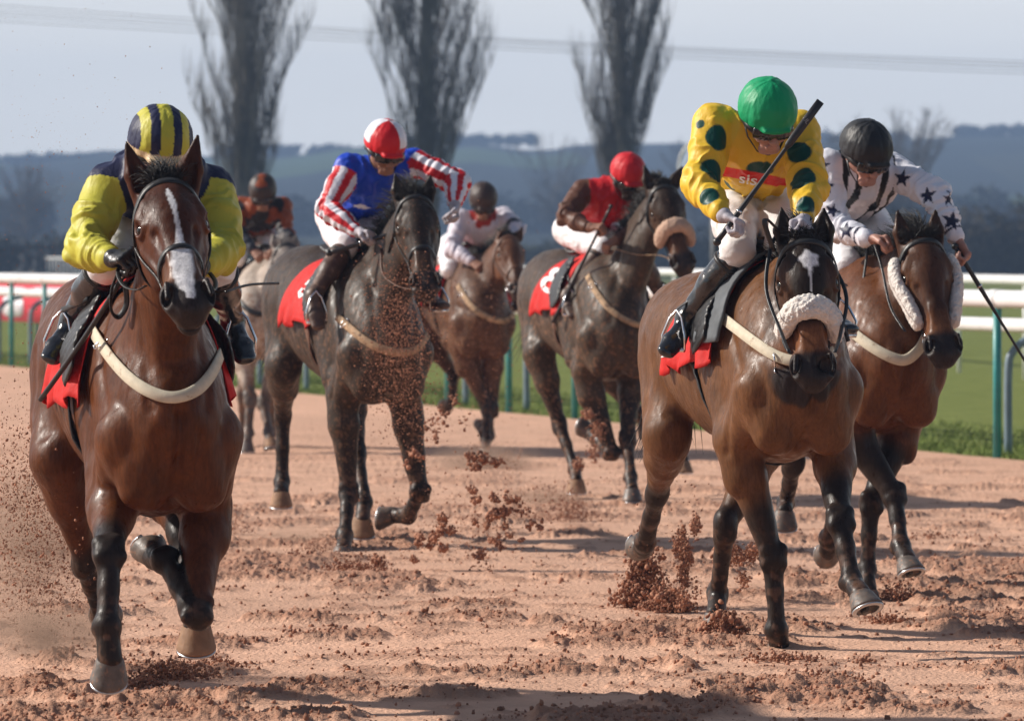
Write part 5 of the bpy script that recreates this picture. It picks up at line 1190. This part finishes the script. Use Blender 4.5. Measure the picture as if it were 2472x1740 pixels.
# ---- loose and flying sand: crumbs of many sizes
ICO = None
def crumbs(C, R, seed=0, low=False):
    """C (n,3) centres, R (n,) radii -> verts, faces of rough little lumps"""
    r = np.random.RandomState(seed); n = len(C)
    if low:
        b = np.array([(1, 0, 0), (-1, 0, 0), (0, 1, 0), (0, -1, 0), (0, 0, 1), (0, 0, -1)], float); f = np.array([(0, 2, 4), (2, 1, 4), (1, 3, 4), (3, 0, 4), (2, 0, 5), (1, 2, 5), (3, 1, 5), (0, 3, 5)])
    else:
        g = 1.618; b = np.array([(-1, g, 0), (1, g, 0), (-1, -g, 0), (1, -g, 0), (0, -1, g), (0, 1, g), (0, -1, -g), (0, 1, -g), (g, 0, -1), (g, 0, 1), (-g, 0, -1), (-g, 0, 1)], float) / 1.9
        f = np.array([(0, 11, 5), (0, 5, 1), (0, 1, 7), (0, 7, 10), (0, 10, 11), (1, 5, 9), (5, 11, 4), (11, 10, 2), (10, 7, 6), (7, 1, 8), (3, 9, 4), (3, 4, 2), (3, 2, 6), (3, 6, 8), (3, 8, 9), (4, 9, 5), (2, 4, 11), (6, 2, 10), (8, 6, 7), (9, 8, 1)])
    k = len(b); q = b[None] * (1 + .5 * (r.rand(n, k, 1) - .5)); st = .5 + 1.0 * r.rand(n, 1, 3); th = r.rand(n) * 6.283; c, s = np.cos(th)[:, None], np.sin(th)[:, None]
    q = q * st * (1 + .35 * (r.rand(n, k, 3) - .5)); x = q[..., 0] * c - q[..., 1] * s; y = q[..., 0] * s + q[..., 1] * c; q = np.stack([x, y, q[..., 2]], -1)
    v = C[:, None] + q * R[:, None, None]; ff = (f[None] + (np.arange(n) * k)[:, None, None]).reshape(-1, 3)
    col = np.repeat(np.array((.35, .17, .108)) * (.65 + .75 * r.rand(n, 1)), k, axis=0)
    return v.reshape(-1, 3), ff, col
M_crumb = mat('sand_crumbs', None, .95, .1, var=.1, vscale=20)
def crumb_obj(name, C, R, label, seed=0, low=False):
    v, f, c = crumbs(np.asarray(C), np.asarray(R), seed, low); return tag(mesh_obj(name, v, f, M_crumb, None, col=c, smooth_shade=False), label, kind='stuff')
r = np.random.RandomState(21); n = 110000; yy = 1 / (1 / 17.0 + (1 / 44.0 - 1 / 17.0) * r.rand(n)); xx = (r.rand(n) * 2 - 1) * .112 * yy; hz, mz = sand_height(np.stack([xx, yy], 1)); keep = r.rand(n) < (.04 + .9 * mz ** 1.3) * smooth(46, 26, yy); xx, yy, hz = xx[keep], yy[keep], hz[keep]
R_ = .0016 + .0085 * r.rand(len(xx)) ** 4; crumb_obj('loose_sand_clods', np.stack([xx, yy, hz + R_ * .4], 1), R_, 'crumbs and clods of churned sand lying on the track', 1)
CL, CR, FL, FR = [], [], [], []
def cloud(px, py, d, sx, sy, n, r0, r1, sd=.35, pw=2.0, fine=False, clump=0, ground=False):
    rr = np.random.RandomState(int(px * 7 + py)); u = rr.randn(n) * .5; v = rr.randn(n) * .5
    if clump:
        k = rr.randint(0, clump, n); cu = rr.randn(clump) * .45; cv = rr.randn(clump) * .45; u = cu[k] + rr.randn(n) * .14; v = cv[k] + rr.randn(n) * .14
    X = px + u * sx; Y = py + v * sy; D = d + rr.randn(n) * sd * .5; Pt = np.stack([(X - CX) / F_PX * D, D, CAM_H - (Y - HY) / F_PX * D], 1); Rr = (r0 * .8 + (r1 - r0) * .8 * rr.rand(n) ** (pw * 1.6)) * .001
    k = Pt[:, 2] > .002; (FL if fine else CL).append(Pt[k]); (FR if fine else CR).append(Rr[k])
def heap(px, py_ground, w, h, n, r0=2, r1=11):
    """a burst of sand standing on the ground behind a hoof"""
    d = ground_d(py_ground); rr = np.random.RandomState(int(px)); s = F_PX / d; u = rr.randn(n) * .45; z = np.abs(rr.randn(n)) * .5 * np.exp(-u * u * .8)
    P = np.stack([(px - CX) / s + u * w / s, d + rr.randn(n) * w / s * .3, .005 + z * h / s], 1); CL.append(P); CR.append((r0 * .6 + (r1 - r0) * .8 * rr.rand(n) ** 4) * .001)
# spray behind the leader on the left
cloud(110, 1270, 21.2, 150, 260, 9000, 1.2, 6, .8, 3.0); cloud(60, 1150, 21.4, 110, 320, 1600, 1.2, 5, .8, 2.5); cloud(120, 1250, 21.2, 190, 330, 800, 3, 9, .8, 3, clump=26); cloud(130, 640, 22, 200, 420, 900, 1.2, 3.6, .8, 3)
cloud(180, 420, 22, 260, 420, 220, 1.0, 3.2, .8, 3); cloud(140, 1500, 21.0, 200, 110, 2600, .9, 2.6, .5, 2, fine=True); cloud(90, 1400, 21.2, 150, 120, 2600, .9, 2.8, .6, 2, fine=True)
cloud(330, 1180, 21.4, 60, 110, 60, 2, 5)
heap(420, 1640, 105, 55, 1500); heap(520, 1615, 90, 30, 700); heap(560, 1290, 55, 62, 700, 2, 8); heap(350, 1660, 60, 26, 400)
# in front of and behind the dark horse in the middle
cloud(960, 800, 29.3, 90, 190, 4600, 1.8, 6.0, .3, 2.5); cloud(985, 950, 29.3, 100, 150, 1400, 1.8, 6.5, .3, 2.5); cloud(1080, 900, 30.5, 240, 330, 500, 1.5, 5, .6, 2.5); cloud(1110, 1290, 29.5, 210, 170, 1500, 2, 8, .6, 2.5); cloud(1170, 900, 40, 130, 300, 900, 2, 7, .6, 2.5)
for i, (x, y, sx, sy, n) in enumerate([(1157, 1183, 40, 36, 170), (1205, 1225, 46, 40, 170), (1170, 1120, 60, 40, 260), (1200, 1305, 34, 24, 110), (1172, 1252, 26, 34, 90), (1030, 1312, 42, 30, 170), (1070, 1275, 44, 34, 120), (1250, 1250, 60, 50, 120), (1215, 1398, 34, 34, 110), (1240, 1430, 40, 34, 110), (1160, 1350, 46, 60, 120), (1190, 1415, 60, 40, 90), (1010, 1335, 30, 22, 60), (930, 1360, 36, 40, 140), (1045, 1060, 40, 50, 60), (1100, 1000, 50, 60, 50), (1000, 1095, 34, 40, 50)]): cloud(x, y, 28.6 if y > 1150 else 30, sx, sy, int(n * 1.5), 2.5, 17, .10, 1.6, clump=3 + i % 4)
heap(760, 1352, 70, 66, 1500, 1.5, 6); heap(850, 1378, 75, 30, 900); heap(920, 1392, 50, 26, 400)
cloud(1170, 1120, 43, 110, 60, 900, 3, 11, .5, 2.5, clump=12); heap(1370, 1258, 90, 80, 2200, 2, 8); cloud(1300, 1210, 37, 150, 90, 1300, 2.5, 10, .8, 2.5, clump=14)
for x, y, sx, sy in ((1440, 1040, 22, 30), (1432, 1095, 20, 24), (1395, 1120, 14, 16), (1420, 1000, 16, 12)): cloud(x, y, 35.4, sx, sy, 130, 5, 14, .1, 2)
cloud(1460, 1200, 35, 120, 160, 220, 2, 7, .6, 2)
# behind the pair on the right
heap(1555, 1468, 60, 150, 5200, 2, 16); heap(1610, 1478, 70, 60, 1400, 3, 18); cloud(1640, 1440, 24.6, 60, 60, 240, 3, 12, .15, 2, clump=9); cloud(1580, 1420, 24.6, 110, 120, 300, 2, 6, .3, 2)
heap(1745, 1545, 62, 58, 2600, 3, 18); cloud(1650, 1315, 25.6, 42, 90, 2200, 2.2, 11, .15, 1.8, clump=9); cloud(1780, 1335, 26, 66, 66, 1900, 2.2, 11, .2, 1.8, clump=9); cloud(1650, 1235, 25.6, 60, 110, 110, 2, 7, .3, 2)
heap(2165, 1450, 55, 44, 800, 3, 11); heap(2140, 1505, 70, 24, 500); heap(1900, 1598, 110, 22, 700); heap(2090, 1600, 40, 14, 120); heap(1970, 1650, 150, 26, 700); heap(2250, 1300, 60, 18, 260)
crumb_obj('flying_sand_clods', np.concatenate(CL), np.concatenate(CR), 'clods and crumbs of sand kicked up by the hooves', 2)
crumb_obj('flying_sand_dust', np.concatenate(FL), np.concatenate(FR), 'fine sand dust hanging low behind the leading horse', 3, True)

# soft dust hanging in the air
def dust_cloud(px, py, d, rx, ry, rz, dens, label, seed):
    c = unproj(px, py, d); m = MB(); m.ball(c, (rx, ry, rz), 24, 16); o = m.build('dust_cloud', None, None); tag(o, label, kind='stuff')
    mm = bpy.data.materials.new('dust_cloud'); mm.use_nodes = True; n = mm.node_tree; n.nodes.clear(); L = n.links; N = n.nodes; ou = N.new('ShaderNodeOutputMaterial'); pv = N.new('ShaderNodeVolumePrincipled'); tc = N.new('ShaderNodeTexCoord')
    no = N.new('ShaderNodeTexNoise'); no.inputs['Scale'].default_value = 5; no.inputs['Detail'].default_value = 3; L.new(tc.outputs['Object'], no.inputs['Vector'])
    sb = N.new('ShaderNodeVectorMath'); sb.operation = 'SUBTRACT'; sb.inputs[1].default_value = tuple(c); L.new(tc.outputs['Object'], sb.inputs[0]); dv = N.new('ShaderNodeVectorMath'); dv.operation = 'DIVIDE'; dv.inputs[1].default_value = (rx, ry, rz); L.new(sb.outputs[0], dv.inputs[0])
    ln = N.new('ShaderNodeVectorMath'); ln.operation = 'LENGTH'; L.new(dv.outputs[0], ln.inputs[0]); fo = N.new('ShaderNodeMapRange'); fo.interpolation_type = 'SMOOTHSTEP'; fo.inputs['From Min'].default_value = 1; fo.inputs['From Max'].default_value = .1; L.new(ln.outputs['Value'], fo.inputs['Value'])
    nr = N.new('ShaderNodeMapRange'); nr.inputs['From Min'].default_value = .35; nr.inputs['From Max'].default_value = .7; nr.inputs['To Max'].default_value = dens; L.new(no.outputs['Fac'], nr.inputs['Value']); mu = N.new('ShaderNodeMath'); mu.operation = 'MULTIPLY'; L.new(nr.outputs[0], mu.inputs[0]); L.new(fo.outputs[0], mu.inputs[1])
    pv.inputs['Color'].default_value = (.80, .52, .38, 1); L.new(mu.outputs[0], pv.inputs['Density']); L.new(pv.outputs[0], ou.inputs['Volume']); o.data.materials.clear(); o.data.materials.append(mm)
dust_cloud(110, 1530, 20.9, .36, .5, .14, 9, 'pale dust drifting low at the leader\'s heels', 1)
dust_cloud(60, 1300, 21.4, .40, .6, .42, 4, 'thin brown dust behind the leader on the left', 2)
dust_cloud(1170, 1120, 42, .55, .6, .20, 6, 'dust at the feet of the chestnut horse in the middle distance', 3)
dust_cloud(1330, 1225, 36.4, .45, .6, .16, 6, 'dust behind the hooves of the number 8 horse', 4)
dust_cloud(700, 1330, 31.2, .36, .5, .18, 6, 'dust under the dark horse ridden in blue', 5)
# ---- running rails
M_pvc = mat('white_rail_plastic', (.80, .79, .78), .35, .5, var=.06, vscale=3, dirt=(.5, .42, .36), dirtscale=4, dirtamt=.1)
M_teal = mat('teal_post', (.035, .26, .25), .4, .5, var=.15, vscale=8); M_grey = mat('grey_post', (.17, .24, .29), .45, .5, var=.15, vscale=8)
DS = [44.2 + 2.08 * k for k in range(-4, 26)]
def rail_fence(name, label, off, ztop, rad, post_mat, neck, ds):
    o = empty(name, rail_pt(ds[0], off), label, 'rail fence', 'white running rails along the grass edge')
    m = MB(); pts = [rail_pt(d, off - neck, ztop - rad) for d in np.arange(ds[0] - 3, ds[-1] + 4, 2.0)]; m.tube(pts, rad, 14); rl = m.build('rail', M_pvc, o)
    for d in ds[::2]:
        m = MB(); c = rail_pt(d, off - neck, ztop - rad); m.tube([c - RD * .09, c + RD * .09], rad * 1.07, 14); j = mesh_obj('rail_joint', np.concatenate(m.v), m.f, M_pvc, rl)
    for d in ds:
        m = MB(); b = rail_pt(d, off)
        if neck != 0: path = [b + V(0, 0, -.05), b + V(0, 0, ztop - .42), b - RA * neck * .12 + V(0, 0, ztop - .26), b - RA * neck * .45 + V(0, 0, ztop - rad * 2 - .05), b - RA * neck * 1.0 + V(0, 0, ztop - rad * 2 + .005)]; path = catmull(path, 5)
        else: path = [b + V(0, 0, -.05), b + V(0, 0, ztop - rad)]
        m.tube(path, .034, 10, up=RD); m.build('post', post_mat, o)
    return o
rail_fence('running_rail', 'taller white running rail on straight teal posts at the track edge', 0.02, 1.305, .07, M_teal, 0.0, DS)
rail_fence('running_rail', 'lower white rail on curved grey posts just behind the teal ones', 0.50, 1.065, .060, M_grey, -.34, [d + 3.0 for d in DS])
# far running rail
o = empty('running_rail', (6.5, 72, 0), 'thin far white rail across the grass, behind the other two', 'rail fence', 'white running rails along the grass edge')
fx = lambda d: 6.5 - (d - 72) * .130
m = MB(); m.tube([V(fx(d), d, 1.24) for d in range(50, 440, 6)], .07, 8); m.build('rail', M_pvc, o)
for d in np.arange(52, 430, 4.0): m = MB(); m.tube([V(fx(d), d + .05, -.05), V(fx(d), d + .05, 1.18)], .03, 5); m.build('post', M_pvc, o)
# advertising board behind the rail on the left
M_board = mat('red_board', (.58, .02, .045), .5, .4, var=.05); M_boardw = mat('board_white_print', (.78, .74, .78), .5, .4, var=.05)
bc_ = rail_pt(84.5, 1.75); bd = empty('advertising_board', bc_, 'red advertising board with white print standing behind the rail at far left', 'board')
m = MB(); m.box(bc_ + V(0, 0, .82), RD * 4.4, RA * .02, V(0, 0, .29)); m.build('panel', M_board, bd, False)
f0 = -RA
def badge(name, a0, a1, z0, z1, mt, rd=.023):
    m = MB(); n = 14; c = (a0 + a1) / 2; w = (a1 - a0) / 2; zc = (z0 + z1) / 2; h = (z1 - z0) / 2; pts = []
    for i in range(n * 4):
        t = 2 * math.pi * i / (n * 4); e = .45; pts.append(bc_ + RD * (c + w * math.copysign(abs(math.cos(t)) ** e, math.cos(t))) + V(0, 0, zc + h * math.copysign(abs(math.sin(t)) ** e, math.sin(t))) + f0 * rd)
    m.add(pts + [p + f0 * .004 for p in pts], [tuple(range(n * 4, n * 8))] + [(i, (i + 1) % (n * 4), n * 4 + (i + 1) % (n * 4), n * 4 + i) for i in range(n * 4)]); return m.build(name, mt, bd, False)
for a in (-3.2, -.1, 3.0): badge('printed_bar', a - 1.35, a + 1.35, .93, 1.06, M_boardw); badge('printed_badge', a - .35, a + 1.15, .60, .92, M_boardw, .0275); badge('printed_dot', a + .25, a + .50, .72, .84, M_board, .033)
for a in (-4.2, -1.4, 1.4, 4.2): m = MB(); m.tube([bc_ + RD * a + RA * .05 + V(0, 0, -.05), bc_ + RD * a + RA * .05 + V(0, 0, 1.1)], .025, 6); m.build('leg', M_grey, bd)
# furlong marker
mp_ = unproj(1730, 608, 92); mk_ = empty('distance_marker', (mp_[0], mp_[1], 0), 'tall dark post with a round pale disc behind the rider in yellow', 'course marker')
m = MB(); m.tube([V(mp_[0], mp_[1], -.1), V(mp_[0], mp_[1], 2.7)], .11, 12); m.build('post', mat('dark_post', (.035, .04, .05), .6), mk_)
cc = unproj(1712, 402, 91.8); m = MB(); m.tube([cc + V(0, -.03, 0), cc + V(0, .03, 0)], .50, 40); m.build('disc', mat('pale_disc', (.42, .50, .64), .95, .05), mk_)
m = MB(); m.torus(cc + V(0, -.035, 0), V(0, 1, 0), .49, .02, 40, 6); m.build('rim', M_pvc, mk_)

# ---- poplars and hedges
M_bark = mat('poplar_bark', (.135, .122, .110), .9, .2, var=.3, vscale=2, bump=.3, bscale=6)
def poplar(cx, d, seed, wid, label, top=24.0):
    rr = random.Random(seed); o = empty('poplar_tree', (cx, d, 0), label, 'tree', 'bare poplars in a row behind the track')
    tr = MB(); tr.tube([V(cx, d, -.2), V(cx + .05, d, 3), V(cx - .05, d, 8), V(cx + .05, d, 15), V(cx, d, top)], [.40, .33, .24, .14, .03], 9); tr.build('trunk', M_bark, o)
    m = MB(); hw = lambda z: np.interp(z, [2.5, 4.6, 6.8, 10.4, 15, 20, top], [1.0, 1.65, 2.1, 2.6, 2.6, 1.6, .3]) * wid
    for i in range(105):
        z0 = .5 + (top - 6) * (i / 105); a = rr.uniform(0, 6.283); Lb = rr.uniform(3.6, 6.5); u = V(math.cos(a), math.sin(a), 0); pts = [V(cx, d, z0)]; tgt = rr.uniform(.25, 1.0) ** .7
        for k in range(1, 8):
            z = z0 + Lb * k / 7; R = hw(z) * tgt * (k / 7) ** .7; pts.append(V(cx, d, z) + u * R + V(rr.gauss(0, .05), rr.gauss(0, .05), 0))
        m.tube(pts, [.042, .038, .032, .027, .022, .017, .012, .005], 3, cap=False)
        for j in range(64):
            t = rr.uniform(1.2, 6.9); b = lerp(pts[int(t)], pts[min(int(t) + 1, 7)], t % 1); a2 = rr.uniform(0, 6.283); v2 = V(math.cos(a2), math.sin(a2), 0); l = rr.uniform(.7, 1.7); sp = rr.uniform(.08, .42)
            m.tube([b, b + v2 * sp * .7 + V(0, 0, l * .45), b + v2 * sp + V(0, 0, l)], [.012, .010, .004], 3, cap=False)
    m.build('crown', M_bark, o); return o
poplar((585 - CX) / F_PX * 200, 200, 1, 1.0, 'bare poplar on the left, behind the rider in orange and black')
poplar((1030 - CX) / F_PX * 200, 200, 2, 1.12, 'bare poplar in the middle, behind the rider in blue')
poplar((1500 - CX) / F_PX * 205, 205, 3, .80, 'thinnest bare poplar on the right, behind the rider in the red cap')
def leaf_mass(name, label, cx, d, w, dep, h, n, color, size, seed, cat='hedge', trunk=False, z0=0.0, group=None):
    r = np.random.RandomState(seed); o = empty(name, (cx, d, 0), label, cat, group)
    k = max(3, int(w / h * 3)); cu = (r.rand(k) - .5) * w; ch = h * (.55 + .4 * r.rand(k)); ii = r.randint(0, k, n); th = r.rand(n) * 6.283; ph = np.arccos(1 - 2 * r.rand(n)); rad = r.rand(n) ** .45
    sx = w / k * .9 + h * .18
    X = cx + cu[ii] + np.sin(ph) * np.cos(th) * rad * sx; Y = d + np.sin(ph) * np.sin(th) * rad * dep * .5; Z = z0 + ch[ii] * .5 + np.cos(ph) * rad * ch[ii] * .55; Z = np.abs(Z)
    c = np.stack([X, Y, Z], 1); a = r.randn(n, 3) * size; b = r.randn(n, 3) * size; v = np.stack([c, c + a, c + b], 1).reshape(-1, 3); f = np.arange(n * 3).reshape(-1, 3); cc = np.repeat(np.array(color) * (.5 + 1.0 * r.rand(n, 1)), 3, axis=0)
    mesh_obj('foliage', v, f, mat('hedge_leaves', None, .9, .1, var=.1), o, col=cc, smooth_shade=False)
    m = MB()
    for q in range(min(k, 12)): m.tube([V(cx + cu[q], d, -.2), V(cx + cu[q] + .1, d, z0 + ch[q] * .6)], [.12 * h / 4, .04], 5)
    mesh_obj('stems', np.concatenate(m.v), m.f, M_bark, o); return o
GR = 'hedges and trees far behind the track'
def at_px(px, d): return (px - CX) / F_PX * d
leaf_mass('hedge', 'dark leafless hedge behind the rail at far left', at_px(40, 330), 330, 9.5, 4, 3.6, 9000, (.035, .035, .028), .16, 1, group=GR)
leaf_mass('hedge', 'dark hedge between the leader and the rider in blue', at_px(620, 340), 340, 12.0, 4, 3.4, 11000, (.040, .042, .034), .16, 2, group=GR)
leaf_mass('hedge', 'long low hedge behind the middle of the field', at_px(1230, 380), 380, 17.0, 4, 2.6, 11000, (.060, .066, .045), .16, 3, group=GR)
leaf_mass('hedge', 'brown hedge behind the rider in white with navy stars', at_px(2250, 300), 300, 11.0, 4, 4.6, 15000, (.070, .060, .045), .15, 4, group=GR)
leaf_mass('hedge', 'grey hedge between the red cap and the rider in yellow', at_px(1680, 360), 360, 8.0, 4, 3.8, 8000, (.045, .046, .040), .16, 5, group=GR)
def bare_tree(px, d, topy, wpx, seed, label):
    cx = at_px(px, d); h = CAM_H + (HY - topy) / F_PX * d; w = wpx / F_PX * d; rr = random.Random(seed); o = empty('bare_tree', (cx, d, 0), label, 'tree', GR)
    tr = MB(); tr.tube([V(cx, d, -.2), V(cx + .1, d, h * .3), V(cx - .1, d, h * .6)], [.35, .28, .12], 8); tr.build('trunk', M_bark, o); m = MB()
    for i in range(60):
        a = rr.uniform(0, 6.283); e = rr.uniform(.15, 1.3); u = V(math.cos(a) * math.cos(e), math.sin(a) * math.cos(e), math.sin(e)); b = V(cx, d, h * rr.uniform(.22, .55)); L = (h - b[2]) * .95 if e > .8 else w * .5; L = min(L, (h - b[2]) / max(.3, u[2]))
        p1 = b + u * L * .5; p2 = b + u * L + V(0, 0, L * .06); m.tube([b, p1, p2], [.09, .05, .015], 3, cap=False)
        for j in range(40):
            t = rr.uniform(.25, 1); q = lerp(b, p2, t); v = nz(u + V(rr.gauss(0, .8), rr.gauss(0, .8), rr.gauss(.2, .6))); l = rr.uniform(.5, 1.4) * w / 7; m.tube([q, q + v * l], [.022, .008], 3, cap=False)
    m.build('crown', M_bark, o)
for px, d, ty, wp, sd, lb in ((2060, 420, 318, 130, 1, 'bare tree rising behind the black cap'), (2175, 420, 262, 170, 2, 'tallest bare tree on the right skyline'), (2120, 520, 300, 150, 3, 'bare tree on the right skyline, between a lower and a taller one'), (1340, 620, 322, 120, 4, 'small bare tree on the skyline left of the right poplar'), (1680, 600, 335, 140, 5, 'bare tree hidden behind the rider in yellow'), (60, 520, 395, 150, 6, 'faint bare tree on the far left skyline')): bare_tree(px, d, ty, wp, sd, lb)
def wood(px, d, wpx, topy, seed, label, col):
    w = wpx / F_PX * d; z0 = 0; base = float(terrain_z(np.array([at_px(px, d)]), np.array([float(d)]))[0]); top = CAM_H + (HY - topy) / F_PX * d; leaf_mass('wood', label, at_px(px, d), d, w, 14, max(top - base, 3) * 1.0, 6000, col, .55, seed, 'wood', z0=base, group=GR)
for k, (px, d, wpx, ty, lb) in enumerate(((90, 1440, 330, 398, 'blue hazy wood on the far left ridge'), (720, 1450, 420, 378, 'blue hazy wood on the ridge left of the rider in blue'), (1130, 1450, 330, 352, 'blue hazy wood on the ridge between the two right poplars'), (1980, 1440, 420, 350, 'blue hazy wood on the ridge behind the black cap'), (2420, 1450, 260, 330, 'blue hazy wood on the ridge at the right edge'))): wood(px, d, wpx, ty - 9, 40 + k, lb, (.030, .036, .032))
for k, (px, d, wpx, ty, lb) in enumerate(((690, 760, 300, 470, 'dark wood low on the slope between the two left poplars'), (1270, 800, 360, 462, 'dark wood low on the slope left of the red cap'), (2240, 700, 420, 448, 'dark wood low on the slope at the right, behind the starred sleeve'), (60, 740, 300, 455, 'dark wood low on the slope at far left'))): wood(px, d, wpx, ty, 60 + k, lb, (.022, .026, .022))
# pale parked covers beyond the far rail at left
m = MB(); 
# ---- power cables
for k, (ya, yb, yc, lb) in enumerate(((14, 96, 150, 'uppermost of the thin power cables crossing the sky'), (27, 101, 158, 'second thin power cable from the top'), (38, 110, 166, 'third thin power cable from the top'), (52, 120, 178, 'lowest of the thin power cables crossing the sky'))):
    P = catmull([unproj(-700, 2 * ya - yb + 30, 172), unproj(0, ya, 165), unproj(1236, yb, 160), unproj(2472, yc, 165), unproj(3200, yc + 12, 172)], 10); m = MB(); m.tube(P, .012, 4)
    o = m.build('power_cable', mat('cable', (.10, .11, .13), .6), None); tag(o, lb, 'cable', 'power cables crossing the sky')
# ---- air
hz = MB(); hz.box(V(0, 795, 24), V(620, 0, 0), V(0, 805, 0), V(0, 0, 32)); hzo = hz.build('haze', None, None, False); tag(hzo, 'thin bluish haze over the fields', kind='stuff')
hm = bpy.data.materials.new('haze'); hm.use_nodes = True; hn = hm.node_tree; hn.nodes.clear(); ho = hn.nodes.new('ShaderNodeOutputMaterial'); hv = hn.nodes.new('ShaderNodeVolumePrincipled'); hv.inputs['Density'].default_value = .00055; hv.inputs['Color'].default_value = (.42, .60, .92, 1); hv.inputs['Anisotropy'].default_value = .0; hn.links.new(hv.outputs[0], ho.inputs['Volume']); hzo.data.materials.clear(); hzo.data.materials.append(hm)
